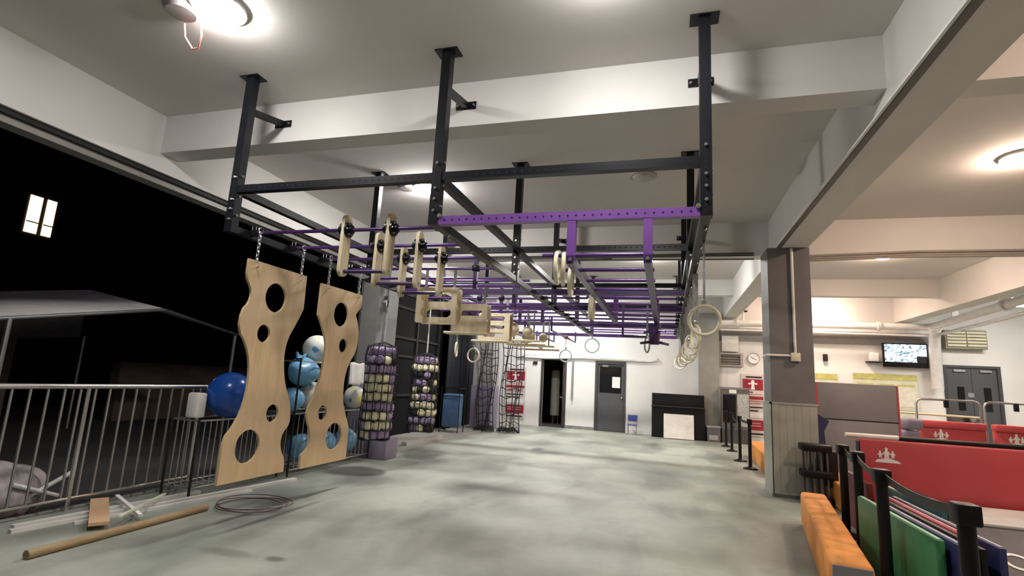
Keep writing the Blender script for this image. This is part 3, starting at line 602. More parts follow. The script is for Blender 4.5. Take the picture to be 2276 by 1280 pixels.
wire_rack('ball_rack', 'tall two tier wire rack full of pale blue and white balls', -5.55, -5.0, 6.42, 8.48, (.1, .86, 1.6), 1.64, .11, (.1, .84))
BALLS = [((-5.27, 5.5, 1.12), .28, ballb, 'large glossy dark blue ball resting on the low wire cage'),
         ((-5.28, 7.12, 1.81), .215, ballp, 'white ball with blue and yellow print on top of the tall rack'),
         ((-5.26, 6.66, 1.04), .175, balll, 'pale blue ball on the rack shelf below the blue sack'),
         ((-5.25, 7.1, 1.085), .215, ballp, 'white and yellow printed ball on the rack shelf'),
         ((-5.25, 8.28, 1.05), .19, ballp, 'white ball with teal streak under the hanging cloth'),
         ((-5.27, 7.0, .33), .2, balll, 'pale blue ball at the bottom of the rack behind the first panel'),
         ((-5.27, 7.55, .33), .2, balll, 'pale blue ball at the bottom of the rack seen through the panel hole'),
         ((-5.27, 8.15, .33), .2, balll, 'pale blue ball at the bottom of the rack near the column')]
for c, r, m, lab in BALLS: solo('ball', MB().sphere(c, r, 28, 18), m, lab, 'ball', (c[0], c[1], c[2]-r), 'exercise balls')
sk = thing('sack', 'light blue sack with a tied neck stuffed on the tall rack', 'bag', (-5.25, 6.8, 1.25))
sm = MB().sphere((-5.25, 6.8, 1.44), .21, 28, 18)
for v in sm.v:
    d = v-Vector((-5.25, 6.8, 1.44)); v += d*(.10*math.sin(9*d.x+14*d.z)+.08*math.sin(17*d.y+3*d.z)); v.y = 6.8+(v.y-6.8)*1.2
part(sk, 'body', sm, balll); part(sk, 'neck', MB().cyl((-5.25, 6.74, 1.58), (-5.24, 6.68, 1.67), .07, 9, .045).poly([(-5.25, 6.62, 1.64), (-5.25, 6.72, 1.65), (-5.25, 6.6, 1.74)], (.03, 0, 0)).poly([(-5.25, 6.68, 1.65), (-5.25, 6.78, 1.64), (-5.25, 6.82, 1.72)], (.03, 0, 0)), balll); part(sk, 'tie', MB().torus((-5.242, 6.69, 1.65), .052, .008, (0, -.5, 1), 12, 5), blackp)
cl = MB(); N = 10
def clothpt(i, j): y = 7.62+.46*i/N; z = 1.635-.36*j/N; return (-4.975+.03*math.sin(i*1.3)*(j/N)+.01, y, z+.01*math.sin(i*.9))
cl.add([clothpt(i, j) for i in range(N+1) for j in range(N+1)], [(i*(N+1)+j, (i+1)*(N+1)+j, (i+1)*(N+1)+j+1, i*(N+1)+j+1) for i in range(N) for j in range(N)])
clo = solo('cloth', cl, paper, 'white cloth hung over the top rail of the tall rack', 'cloth', (-4.97, 7.85, 1.27)); so = clo.modifiers.new('t', 'SOLIDIFY'); so.thickness = .008
solo('paper_bag', MB().rbox((-5.4, 5.14, .995), (.16, .14, .29), .02), paper, 'white paper bag on the low cage beside the dark blue ball', 'bag', (-5.4, 5.14, .85))
# scraps on the floor
def flat_strip(p, q, w_, h_, m, name, label, cat, z=0, group=None): return solo(name, MB().bar((p[0], p[1], z+h_/2), (q[0], q[1], z+h_/2), w_, h_), m, label, cat, ((p[0]+q[0])/2, (p[1]+q[1])/2, z), group)
flat_strip((-5.29, 3.36), (-4.82, 6.37), .055, .03, white_pl, 'plastic_strip', 'longest white plastic strip on the floor, ending below the second panel', 'strip', 0, 'strips on the floor')
flat_strip((-5.41, 3.45), (-5.23, 5.2), .06, .03, white_pl, 'plastic_strip', 'white plastic strip on the floor next to the fence', 'strip', 0, 'strips on the floor')
flat_strip((-5.12, 3.75), (-4.81, 5.56), .04, .025, white_pl, 'plastic_strip', 'short white plastic strip on the floor on the side of the brown cardboard tube', 'strip', 0, 'strips on the floor')
solo('wooden_offcut', MB().bar((-4.78, 3.72, .055), (-5.6, 4.32, .055), .15, .03), tan, 'flat tan wooden board lying across the white strips', 'board', (-5.2, 4.0, .04))
solo('cardboard_tube', MB().cyl((-4.52, 3.01, .034), (-4.55, 4.65, .034), .034, 14), cardb, 'long brown cardboard tube lying on the floor', 'tube', (-4.53, 3.8, 0))
solo('thin_lath', MB().bar((-5.5, 4.42, .085), (-4.72, 4.06, .06), .035, .02), paper, 'pale thin lath crossing the strips beside the wooden board', 'stick', (-5.1, 4.2, .03))
solo('thin_lath', MB().bar((-4.7, 3.83, .1), (-5.2, 4.72, .08), .025, .018), paleg, 'narrow greenish lath crossing over the pale lath', 'stick', (-4.95, 4.3, .05))
co_ = MB()
for k in range(3): co_.tube([(-4.27+(.36+.03*k)*math.cos(a)*.95, 4.93+(.3+.02*k)*math.sin(a)+.05*k, .012+.008*k+.02*abs(math.sin(a+k))) for a in [2*math.pi*i/28 for i in range(28)]], .005, 5, True)
solo('wire_coil', co_, wire_d, 'loose coil of thin dark wire on the floor', 'wire', (-4.27, 4.93, 0))
# outside in the dark
ba = MB(); bag = thing('rubbish_heap', 'pale rubbish bags piled outside behind the fence', 'rubbish', (-6.4, 3.6, -.12))
for i, (x, y, z, r) in enumerate(((-6.35, 3.4, .1, .28), (-6.3, 3.85, .12, .3), (-6.6, 3.6, .25, .32), (-6.5, 4.15, .08, .24))):
    s_ = MB().sphere((x, y, z), r, 18, 11)
    for v in s_.v: d = v-Vector((x, y, z)); v += d*.18*math.sin(12*d.x+i)*math.sin(10*d.z+9*d.y)
    part(bag, 'bag', s_, mat('pale_rubbish_bag', (.35, .31, .31), .5, var=.3, scale=9))
part(bag, 'stick', MB().cyl((-6.0, 3.75, .25), (-6.1, 4.25, .05), .022, 8), paper); part(bag, 'stick', MB().cyl((-6.0, 4.3, .3), (-6.1, 3.9, .05), .022, 8), paper)
ca = thing('canopy', 'grey fabric canopy tent standing outside in the dark', 'canopy', (-10, 7, -.12))
A_ = [Vector(p) for p in ((-9, 3.2, 1.61), (-9, 7.52, 2.44), (-11, 7.53, 2.79), (-11, 3.5, 1.98))]
cm = MB().add(A_, [(0, 1, 2, 3)]).add([(-9, 7.52, 2.44), (-9.4, 9.8, 2.17), (-11, 7.53, 2.79)], [(0, 1, 2)]).add([(-13.2, 3.7, 1.3), (-13.2, 9.0, 1.95), (-11, 7.53, 2.79), (-11, 3.5, 1.98)], [(0, 1, 2, 3)])
ro = part(ca, 'roof', cm, canopy_m); so = ro.modifiers.new('t', 'SOLIDIFY'); so.thickness = .015
for p, q in (((-9, 3.2, 1.60), (-9, 7.52, 2.43)), ((-9, 7.52, 2.43), (-9.4, 9.8, 2.16))): part(ca, 'edge_bar', MB().cyl(p, q, .03, 8), galv)
for p in ((-8.98, 5.15, 1.97), (-12.9, 8.9, 1.95), (-9.4, 9.7, 2.14), (-13.1, 4.0, 1.3)): part(ca, 'pole', MB().cyl((p[0], p[1], -.12), p, .035, 8), galv)
nb = thing('night_building', 'unlit building outside with one warm lit window', 'building', (-21, 14, -.12))
part(nb, 'wall', MB().box((-26, -5, -.12), (-20.1, 40, 14)), blackwall)
part(nb, 'window_frame', MB().box((-20.1, 11.25, 5.3), (-20.02, 12.25, 6.7)), mat('frame_black', (.01, .008, .006), .7))
for a, b in ((11.32, 11.68), (11.82, 12.1)):
    pn = part(nb, 'pane', MB().box((-20.03, a, 5.38), (-20.0, b, 6.62)), win_m); part(pn, 'glazing_bar', MB().box((-20.0, a, 5.72), (-19.98, b, 5.76)), mat('bar_brown', (.1, .06, .03), .7))
solo('garden_wall', MB().box((-13.4, 5.6, -.12), (-12.9, 7.6, 2.2)), nightwall, 'dim brown wall outside under the canopy', 'wall', (-13.1, 6.6, -.12))
solo('garden_wall', MB().box((-14, 10.5, -.12), (-13.7, 16, 1.4)), nightwall, 'low dim brown wall outside beyond the canopy', 'wall', (-13.8, 13, -.12))
# ================================================================== far end
solo('foam_block', MB().rbox((-4.92, 8.72, .185), (.5, .42, .37), .02), lav, 'lavender foam block on the floor at the foot of the padded column', 'block', (-4.92, 8.72, 0))
solo('floor_plank', MB().box((-5.3, 10.3, .025), (-5.18, 12.1, .1)), mat('pale_plank', (.42, .41, .39), .7), 'pale plank lying on the kerb strip below the second net bag', 'plank', (-5.24, 11.2, .025))
bn = thing('bin_cart', 'black framed cart with a blue bag before the navy curtain', 'bin', (-5.55, 13.6, .025))
for x in (-5.83, -5.3):
    for y in (13.4, 13.8): part(bn, 'leg', MB().cyl((x, y, .025), (x, y, 1.2), .014, 8), blackp)
part(bn, 'frame', MB().tube([(-5.83, 13.4, 1.19), (-5.3, 13.4, 1.19), (-5.3, 13.8, 1.19), (-5.83, 13.8, 1.19)], .014, 6, True).tube([(-5.83, 13.4, .98), (-5.3, 13.4, .98), (-5.3, 13.8, .98), (-5.83, 13.8, .98)], .012, 6, True), blackp)
bgm = MB().rbox((-5.565, 13.6, .6), (.48, .36, .88), .05, 3)
part(bn, 'bag', bgm, bagblue)
tk = thing('water_tank', 'pale tall cylinder standing in the corridor behind the open doorway', 'tank', (-3.95, 19.6, 0))
part(tk, 'body', MB().cyl((-3.95, 19.6, .3), (-3.95, 19.6, 1.9), .17, 18), mat('tank_cream', (.5, .47, .4), .5)); part(tk, 'dome', MB().sphere((-3.95, 19.6, 1.9), .17, 18, 6, 0, 1, .5), MATS['tank_cream'])
for a in (0, 2.1, 4.2): part(tk, 'leg', MB().cyl((-3.95+.12*math.cos(a), 19.6+.12*math.sin(a), 0), (-3.95+.12*math.cos(a), 19.6+.12*math.sin(a), .3), .02, 8), steel)
def stick_figure(t, cx, zc, s, y):                # white person with raised-arm silhouette on the red field
    pl = [(-.2, -.5), (-.13, -.12), (-.15, .06), (-.3, .0), (-.44, .04), (-.46, .12), (-.3, .18), (-.12, .2), (-.17, .3), (-.13, .42), (0, .48), (.13, .42), (.17, .3), (.12, .2), (.3, .18), (.46, .12), (.44, .04), (.3, .0), (.15, .06), (.13, -.12), (.2, -.5)]
    return part(t, 'figure', MB().poly([(cx+a*s, y, zc+b*s) for a, b in pl], (0, -.003, 0)), paper)
def poster(x0, x1, z0, z1, label):
    y = 17.983; t = thing('poster', label, 'poster', ((x0+x1)/2, y, z0), group='red exercise posters'); H = z1-z0; W = x1-x0
    part(t, 'sheet', MB().box((x0, y-.01, z0), (x1, y+.01, z1)), mat('poster_pale', (.62, .56, .55), .6, var=.05))
    def blk(a, b, m, i0=.06, i1=.94, nm='panel'): return part(t, nm, MB().box((x0+W*i0, y-.014, z0+H*a), (x0+W*i1, y-.01, z0+H*b)), m)
    blk(.94, .965, dark2, .2, .9, 'text_line'); blk(.74, .92, redp); stick_figure(t, (x0+x1)/2, z0+H*.83, H*.16, y-.014)
    blk(.70, .715, dark2, .15, .5, 'text_line'); blk(.67, .68, pinkv, .1, .9, 'text_line'); blk(.59, .64, redp)
    for a in (.555, .52): blk(a, a+.018, mat('poster_rose', (.45, .2, .22), .6), .12, .88, 'text_line')
    blk(.455, .475, dark2, .1, .9, 'text_line'); blk(.40, .42, dark2, .1, .7, 'text_line'); blk(.30, .38, paper); blk(.1, .26, redp)
    for a in (.2, .16): blk(a, a+.02, pinkv, .15, .8, 'text_line').location.y -= .005
    blk(.03, .055, dark2, .1, .9, 'text_line')
poster(-5.42, -4.68, .2, 1.95, 'tall red and white exercise poster behind the cargo net')
poster(2.26, 2.92, .2, 2.08, 'tall red and white exercise poster between the kiosk and the grey column')
ck = thing('wall_clock', 'round white wall clock above the red poster', 'clock', (2.63, 17.98, 2.45))
part(ck, 'rim', MB().torus((2.63, 17.965, 2.57), .165, .018, (0, 1, 0), 28, 6), mat('clock_rim', (.4, .4, .38), .4)); part(ck, 'dial', MB().cyl((2.63, 17.99, 2.57), (2.63, 17.96, 2.57), .16, 28), paper)
part(ck, 'hand', MB().bar((2.63, 17.955, 2.57), (2.55, 17.955, 2.61), .012, .004, (0, 1, 0)), blackp); part(ck, 'hand', MB().bar((2.63, 17.955, 2.57), (2.72, 17.955, 2.52), .01, .004, (0, 1, 0)), blackp)
lv = thing('wall_louvre', 'brown louvred vent box on the far wall beside the clock', 'vent', (1.97, 17.9, 2.3))
part(lv, 'frame', MB().box((1.62, 17.88, 2.66), (2.32, 18, 2.71)).box((1.62, 17.88, 2.3), (2.32, 18, 2.34)).box((1.62, 17.88, 2.34), (1.66, 18, 2.66)).box((2.24, 17.88, 2.34), (2.32, 18, 2.66)), mat('louvre_frame', (.35, .33, .31), .5))
for i in range(4): part(lv, 'slat', MB().box((1.66, 17.92, 2.36+i*.078), (2.24, 17.97, 2.415+i*.078)), louvre_m)
solo('white_unit', MB().rbox((1.95, 17.94, 3.0), (.5, .12, .5), .02), white_pl, 'flat white box on the wall above the brown louvre', 'box', (1.95, 17.94, 2.75))
kk = thing('drinks_cabinet', 'tall brown and glass vending cabinet standing against the far wall', 'cabinet', (2.0, 17.6, 0))
part(kk, 'body', MB().box((1.62, 17.35, 0), (2.4, 17.72, 1.6)), mat('cabinet_brown', (.13, .115, .105), .5)); part(kk, 'glass_door', MB().box((1.66, 17.335, .6), (2.02, 17.35, 1.42)), glass_d)
part(kk, 'price_panel', MB().box((2.06, 17.335, .5), (2.38, 17.35, 1.45)), mat('panel_pale', (.42, .42, .4), .5, var=.3, scale=20)); part(kk, 'label_card', MB().box((1.84, 17.33, 1.46), (2.04, 17.35, 1.57)), paper); part(kk, 'lid', MB().box((1.6, 17.33, 1.58), (2.42, 17.73, 1.64)), mat('cabinet_top', (.2, .18, .17), .5))
part(kk, 'coin_slot', MB().box((1.85, 17.34, .42), (1.95, 17.35, .5)), blackp); part(kk, 'kick_plate', MB().box((1.62, 17.34, 0), (2.4, 17.35, .4)), mat('kick', (.07, .065, .06), .5))
bk = thing('black_cabinet', 'wide black cabinet with a raised back against the far wall', 'cabinet', (.36, 17.7, 0))
part(bk, 'body', MB().box((-.42, 17.4, 0), (1.15, 17.7, .95)), blackp); part(bk, 'back_board', MB().box((-.42, 17.55, .95), (1.14, 17.7, 1.34)), blackp); part(bk, 'top_edge', MB().box((-.44, 17.38, .94), (1.16, 17.7, .965)), mat('edge_dark', (.05, .05, .055), .4))
solo('white_board', MB().bar((-.05+.43, 17.14, .02), (-.05+.43, 17.36, .73), .88, .02, (0, 1, 0)), mat('pale_panel', (.66, .63, .58), .6), 'square pale panel leaning on the black cabinet', 'board', (.38, 17.2, .0))
ch = thing('child_chair', 'small blue plastic child chair by the grey door', 'chair', (-1.02, 17.6, 0))
part(ch, 'seat', MB().rbox((-1.02, 17.6, .3), (.3, .28, .03), .012), chair_b); part(ch, 'backrest', MB().rbox((-1.02, 17.75, .5), (.31, .03, .2), .014), chair_b)
for sx in (-1, 1):
    for sy in (-1, 1): part(ch, 'leg', MB().cyl((-1.02+sx*.13, 17.6+sy*.12, 0), (-1.02+sx*.12, 17.6+sy*.11, .3), .011, 8), steel)
    part(ch, 'back_tube', MB().cyl((-1.02+sx*.13, 17.72, .3), (-1.02+sx*.13, 17.75, .58), .01, 8), steel)
solo('paper_notice', MB().box((-1.72, 18.02, 1.42), (-1.46, 18.028, 1.78)), paper, 'white paper notice stuck to the glass of the grey door', 'notice', (-1.6, 18.02, 1.42))
wp = MB().tube([(-5.0, 17.95, 2.32), (-4.0, 17.95, 2.30), (-2.8, 17.95, 2.36), (-1.2, 17.95, 2.34), (-.5, 17.95, 2.33), (-.3, 17.95, 2.38), (-.25, 17.95, 2.45)], .03, 8).tube([(-5.0, 17.93, 2.4), (-3.0, 17.93, 2.41), (-1.0, 17.93, 2.36)], .012, 6)
solo('wall_pipe', wp, mat('pipe_offwhite', (.6, .59, .57), .5), 'off-white pipe running along the far wall over both doors', 'pipe', (-2.7, 17.95, 2.28))
solo('hanging_strap', MB().box((-3.08, 17.93, .95), (-3.02, 17.95, 2.3)), strap_m, 'grey strap hanging from the wall pipe beside the open doorway', 'strap', (-3.05, 17.94, .95))
solo('alarm_box', MB().box((-4.45, 17.96, 2.08), (-4.3, 18, 2.18)), dark2, 'small dark box on the wall left of the open doorway', 'box', (-4.37, 17.98, 2.08))
solo('sensor', MB().rbox((4.62, 17.95, 2.68), (.12, .1, .2), .02), dark2, 'small dark wall sensor below the grey band', 'sensor', (4.62, 17.95, 2.58))
sh_ = thing('crate', 'dark storage crate standing beside the black cabinet', 'crate', (1.38, 17.4, 0))
part(sh_, 'box', MB().box((1.2, 17.25, 0), (1.56, 17.68, .42)), mat('crate_dark', (.12, .115, .11), .6)); part(sh_, 'label_card', MB().box((1.25, 17.24, .06), (1.5, 17.25, .2)), mat('card_pale', (.4, .39, .36), .6)); part(sh_, 'lid', MB().box((1.18, 17.23, .42), (1.58, 17.69, .46)), mat('crate_lid', (.3, .3, .29), .6))
tv = thing('television', 'wall television showing a pale patterned picture', 'television', (6.65, 17.85, 2.46))
part(tv, 'case', MB().rbox((6.65, 17.86, 2.82), (1.12, .08, .70), .015), blackp); part(tv, 'screen', MB().box((6.13, 17.812, 2.62), (7.17, 17.82, 3.13)), tv_m); part(tv, 'bracket', MB().box((6.5, 17.9, 2.7), (6.8, 17.99, 2.95)), dark2)
part(tv, 'screen_corner', MB().box((6.92, 17.806, 2.61), (7.18, 17.812, 2.80)), blackp)
wb = thing('speaker_box', 'small white speaker on a shelf next to the television', 'speaker', (5.85, 17.9, 2.58))
part(wb, 'body', MB().rbox((5.86, 17.88, 2.74), (.22, .2, .26), .02), white_pl); part(wb, 'shelf', MB().box((5.68, 17.78, 2.58), (6.05, 18, 2.61)), dark2)
for x0, x1, z0, z1, lab in ((5.33, 6.95, .6, 2.26, 'wide pale notice board with yellow-green header below the television'), (3.9, 4.92, 1.0, 2.2, 'pale notice board with yellow-green header right of the grey column')):
    t = thing('notice_board', lab, 'notice board', ((x0+x1)/2, 17.98, z0)); part(t, 'board', MB().box((x0, 17.972, z0), (x1, 17.99, z1)), paleg); part(t, 'header', MB().box((x0, 17.965, z1-.17), (x1, 17.97, z1)), yellowg)
    n = 3
    for i in range(n):
        a = x0+.1+(x1-x0-.1)*i/n; part(t, 'notice', MB().box((a, 17.965, z0+.75), (a+(x1-x0)/n*.8, 17.97, z1-.35)), mat('notice_cream', (.7, .68, .58), .6, var=.1, scale=10)); part(t, 'notice_title', MB().box((a, 17.964, z1-.33), (a+(x1-x0)/n*.8, 17.97, z1-.28)), yellowg)
    part(t, 'rule', MB().box((x0+.05, 17.964, z0+.62), (x1-.05, 17.97, z0+.66)), mat('rule_grey', (.4, .4, .36), .6))
du = thing('air_louvre', 'cream two-part louvred duct outlet above the double door', 'vent', (8.1, 17.8, 3.05))
part(du, 'frame', MB().box((7.62, 17.75, 3.05), (8.6, 18, 3.58)), mat('duct_olive', (.2, .19, .13), .5))
for i in range(5):
    for a in (7.66, 8.13): part(du, 'slat', MB().box((a, 17.72, 3.12+i*.09), (a+.44, 17.76, 3.17+i*.09)), mat('duct_cream', (.62, .58, .4), .5))
# pipes high on the far right
pi1 = thing('water_pipe', 'large white pipe along the far wall turning towards the room', 'pipe', (5, 17.6, 3.6))
part(pi1, 'run', MB().tube([(1.65, 17.6, 3.62), (6.9, 17.6, 3.62), (7.15, 17.5, 3.62), (7.22, 17.2, 3.63), (7.22, 13, 3.76), (7.22, 8, 3.86)], .1, 12), white_pl)
for a, b in (((2.1, 17.6, 3.62), (2.18, 17.6, 3.62)), ((5.9, 17.6, 3.62), (5.98, 17.6, 3.62)), ((7.22, 14, 3.73), (7.22, 14.1, 3.733))): part(pi1, 'flange', MB().cyl(a, b, .14, 14), white_pl)
part(pi1, 'down_pipe', MB().tube([(7.22, 17.3, 3.6), (7.3, 17.6, 3.3), (7.35, 17.75, 2.9), (7.35, 17.75, 1.9)], .14, 12), mat('lagging_white', (.62, .61, .6), .7))
for y in (16.2, 14.0, 11.5): part(pi1, 'hanger', MB().box((7.15, y, 3.6), (7.29, y+.05, ZC)), white_pl)
for i, (dz, dx) in enumerate(((-.17, 0), (-.17, .12))):
    solo('thin_pipe', MB().tube([(1.65, 17.65-.1*i, 3.62+dz-.04*i), (7.0+dx, 17.65-.1*i, 3.58+dz-.04*i), (7.3+dx, 17.3, 3.58+dz), (7.35+dx, 13, 3.7+dz), (7.35+dx, 8, 3.8+dz)], .028, 8), [steel, white_pl][i], ['thin grey pipe below the large white pipe', 'thin white pipe running nearest the wall under the large pipe'][i], 'pipe', (5, 17.5, 3.4))
vv = thing('valve', 'white pipe valve with a handwheel beside the grey column', 'valve', (2.3, 17.5, 3.7))
part(vv, 'stem', MB().cyl((2.3, 17.6, 3.7), (2.3, 17.6, 4.0), .04, 10), white_pl); part(vv, 'wheel', MB().torus((2.3, 17.6, 4.0), .13, .015, (0, 0, 1), 16, 5).cyl((2.17, 17.6, 4.0), (2.43, 17.6, 4.0), .012, 6), dark2)
cb = MB()
for k, z in enumerate((3.97, 3.93, 3.89)): cb.tube([(-6 if k < 2 else -1, 9.92, z+.0), (-2, 9.92, z-.02), (1.5, 9.92, z-(.01 if k < 2 else .04))], .014, 5)
solo('beam_cable', cb, mat('cable_dark', (.1, .09, .08), .6), 'dark cables along the beam behind the rig', 'cable', (-2, 9.92, 3.84))
cb = MB()
for k, z in enumerate((3.95, 3.905, 3.87)): cb.tube([(2.2, 9.92, z-.06), (4, 9.92, z), (6.4, 9.92, z)], .02, 6)
solo('beam_cable', cb, mat('cable_pale', (.3, .27, .24), .6), 'pale cables along the beam right of the grey column', 'cable', (4, 9.92, 3.8))
cb = MB().tube([(1.665, -4.9, 3.80), (1.665, 8.9, 3.80)], .016, 6)
solo('beam_conduit', cb, white_pl, 'white conduit under the dark trunking of the long ceiling beam', 'conduit', (1.665, 2, 3.78))
# ================================================================== right side: mats, stanchions
def rod_box(name, label, p, q, w_, h_, m, endm=None, cat='mat', bev=.04, grp=None):
    p, q = Vector(p), Vector(q); d = q-p; L = d.length; a = math.atan2(d.y, d.x); c = (p+q)/2
    t = thing(name, label, cat, (c.x, c.y, 0), a, grp)
    part(t, 'cover', MB().rbox((0, 0, h_/2), (L, w_, h_), bev, 3), m, local=True)
    if endm: part(t, 'end_panel', MB().rbox((-L/2-.004, 0, h_/2), (.012, w_*.9, h_*.9), .004, 1), endm, local=True)
    for k, (f0, sk_) in enumerate(((.12, .03), (.3, -.04), (.47, .05), (.66, -.02), (.85, .04))):
        part(t, 'fold', MB().tube([(-L/2+L*f0+sk_*q, w_*.42*q, h_-.0015-.001*q*q) for q in (-1, -.5, 0, .5, 1)], .004, 6), m, local=True)
    return t
rod_box('foam_beam', 'long orange foam beam with a grey end beside the near stanchions', (1.235, 4.40), (1.68, 7.3), .27, .38, orange, greyv, grp='orange foam beams')
rod_box('foam_beam', 'orange foam beam behind the black tiered shelf', (2.42, 8.15), (2.48, 9.9), .36, .35, orange, None, grp='orange foam beams')
rod_box('foam_beam', 'orange foam beam beside the far stanchions', (1.98, 11.0), (2.1, 14.3), .36, .36, orange, None, grp='orange foam beams')
def stanchion(x, y, label, grp, rp=.034):
    t = thing('stanchion', label, 'stanchion', (x, y, 0), 0, grp)
    part(t, 'base', MB().cyl((x, y, 0), (x, y, .025), .14, 20, .13).cyl((x, y, .025), (x, y, .06), .1, 16, .03), blackp)
    part(t, 'post', MB().cyl((x, y, .03), (x, y, .9), rp, 14), blackp)
    part(t, 'head', MB().rbox((x, y, .925), (rp*2.7, rp*2.7, .11), .012), blackp)
    return t
SF = [(1.63, 11.87), (1.59, 13.07), (1.64, 15.05), (1.62, 16.2)]
for (x, y), l in zip(SF, ('black belt stanchion next to the far orange beam, the first behind the grey column', 'black belt stanchion at the far end of the far orange beam', 'black belt stanchion standing in front of the vending cabinet', 'black belt stanchion closest to the vending cabinet')): stanchion(x, y, l, 'far stanchions')
SN = [(1.93, 7.0), (1.85, 6.25), (1.59, 4.85), (1.545, 3.55)]
for (x, y), l in zip(SN, ('black belt stanchion beside the dark red mat and the grey folded mat', 'black belt stanchion between the dark red mats and the orange beam', 'black belt stanchion at the end of the green mat', 'black belt stanchion in front of the navy mats')): stanchion(x, y, l, 'near stanchions', .042)
def belt(p, q, label, sag=.04, bh=.055):
    n = 8; m = MB(); p, q = Vector(p), Vector(q)
    for i in range(n):
        a = p.lerp(q, i/n); b = p.lerp(q, (i+1)/n); a.z -= sag*4*(i/n)*(1-i/n); b.z -= sag*4*((i+1)/n)*(1-(i+1)/n)
        m.bar(a, b, .006, bh)
    solo('stanchion_belt', m, blackp, label, 'belt', tuple((p+q)/2-Vector((0, 0, .06))), 'stanchion belts')
belt((SN[0][0], SN[0][1]-.057, .93), (SN[1][0], SN[1][1]+.057, .93), 'black belt strung above the dark red mats'); belt((SN[1][0]-.02, SN[1][1]-.057, .93), (SN[2][0]+.02, SN[2][1]+.057, .93), 'black belt strung above the far half of the green mat'); belt((SN[2][0], SN[2][1]-.057, .93), (SN[3][0], SN[3][1]+.057, .93), 'black belt strung above the near half of the green mat')
belt((SF[0][0], SF[0][1]+.057, .93), (SF[1][0], SF[1][1]-.057, .93), 'black belt strung beside the far orange beam'); belt((SF[1][0], SF[1][1]+.057, .93), (SF[2][0], SF[2][1]-.057, .93), 'black belt strung towards the vending cabinet', .1)
def slab(name, label, x0, x1, y0, y1, z0, z1, m, edge=None, grp=None, bev=.015):
    t = thing(name, label, 'mat', ((x0+x1)/2, (y0+y1)/2, z0), 0, grp)
    part(t, 'cover', MB().rbox(((x0+x1)/2, (y0+y1)/2, (z0+z1)/2), (x1-x0, y1-y0, z1-z0), bev), m)
    if edge: part(t, 'top_edge', MB().box((x0+bev, y0+bev, z1), (x1-bev, y1-bev, z1+.003)), edge)
    return t
EG = 'mats standing behind the stanchions'
slab('green_mat', 'green mat standing on edge right behind the stanchion belt', 1.74, 1.80, 4.42, 5.95, 0, .6, green, mat('green_edge', (.22, .52, .32), .5), EG)
slab('navy_mat', 'navy mat standing on edge next to the green mat', 1.83, 1.89, 4.2, 5.6, 0, .6, navyv, mat('slate_edge', (.22, .24, .32), .5), EG)
slab('dark_mat', 'thin black mat standing between the navy and pink mats', 1.91, 1.95, 4.25, 5.9, 0, .61, blackp, None, EG, .008)
slab('pink_mat', 'red mat with a pink edge standing beside the black mat', 1.96, 2.01, 4.5, 6.1, 0, .62, redv, pinkv, EG)
slab('navy_mat', 'navy mat with a pale edge standing in front of the grey canvas wedge', 2.03, 2.08, 4.3, 6.0, 0, .62, navyv, mat('pale_edge', (.4, .4, .46), .5), EG)
slab('teal_mat', 'teal mat standing behind the dark red mats', 2.1, 2.15, 5.2, 6.4, 0, .66, teal, paleg, EG)
slab('red_mat', 'dark red mat standing on edge between two stanchions', 1.97, 2.03, 6.42, 6.82, 0, .66, dredv, None, EG)
slab('red_mat', 'dark red mat standing on edge beside the middle orange beam', 2.13, 2.19, 7.15, 7.9, 0, .62, dredv, None, EG)
slab('red_mat', 'thin red mat with a cream edge behind the green mat', 2.2, 2.25, 5.6, 6.65, 0, .64, redv, foam_c, EG)
# grey canvas wedge with printed letters
gb = thing('canvas_block', 'low grey canvas wedge with white letters and a top tinted pale as lit', 'mat', (3.4, 5.8, 0))
wx0, wx1 = 2.36, 4.6
part(gb, 'cover', MB().poly([(wx0, 5.05, 0), (wx0, 6.9, 0), (wx0, 6.9, .44), (wx0, 6.0, .44), (wx0, 5.05, .03)], (wx1-wx0, 0, 0)), mat('shaded_grey_canvas', (.085, .083, .088), .7, var=.12))  # grey darkened because the sloping face gets less light
part(gb, 'lit_top', MB().rbox(((wx0+wx1)/2, 6.45, .452), (wx1-wx0+.02, .92, .03), .012), lit_grey)  # top of the grey wedge, light from above put into its colour
part(gb, 'roll', MB().cyl((2.44, 5.9, .54), (2.42, 6.8, .54), .07, 14), mat('black_roll', (.012, .012, .016), .5))
def text_obj(parent, body, loc, size, rot, m, name='lettering'):
    cu_ = bpy.data.curves.new(name, 'FONT'); cu_.body = body; cu_.size = size; cu_.extrude = .002; tmp = bpy.data.objects.new('tmp', cu_); COL.objects.link(tmp)
    dg = bpy.context.evaluated_depsgraph_get(); me = bpy.data.meshes.new_from_object(tmp.evaluated_get(dg)); bpy.data.objects.remove(tmp, do_unlink=True)
    me.materials.clear(); me.materials.append(m); o = bpy.data.objects.new(name, me); COL.objects.link(o); o.parent = parent; o.location = Vector(loc)-wloc(parent); o.rotation_euler = rot; return o
sl = math.atan2(.41, .95); e1 = Vector((1, 0, 0)); e2 = Vector((0, math.cos(sl), math.sin(sl))); nn = e1.cross(e2); aa = math.radians(-26)
tx = e1*math.cos(aa)+e2*math.sin(aa); ty = nn.cross(tx); oc = Vector((2.77, 5.58, .03+(5.58-5.05)*.41/.95))+nn*.004
text_obj(gb, 'YO', oc-tx*.3-ty*.1, .29, Matrix((tx, ty, nn)).transposed().to_euler(), paper)
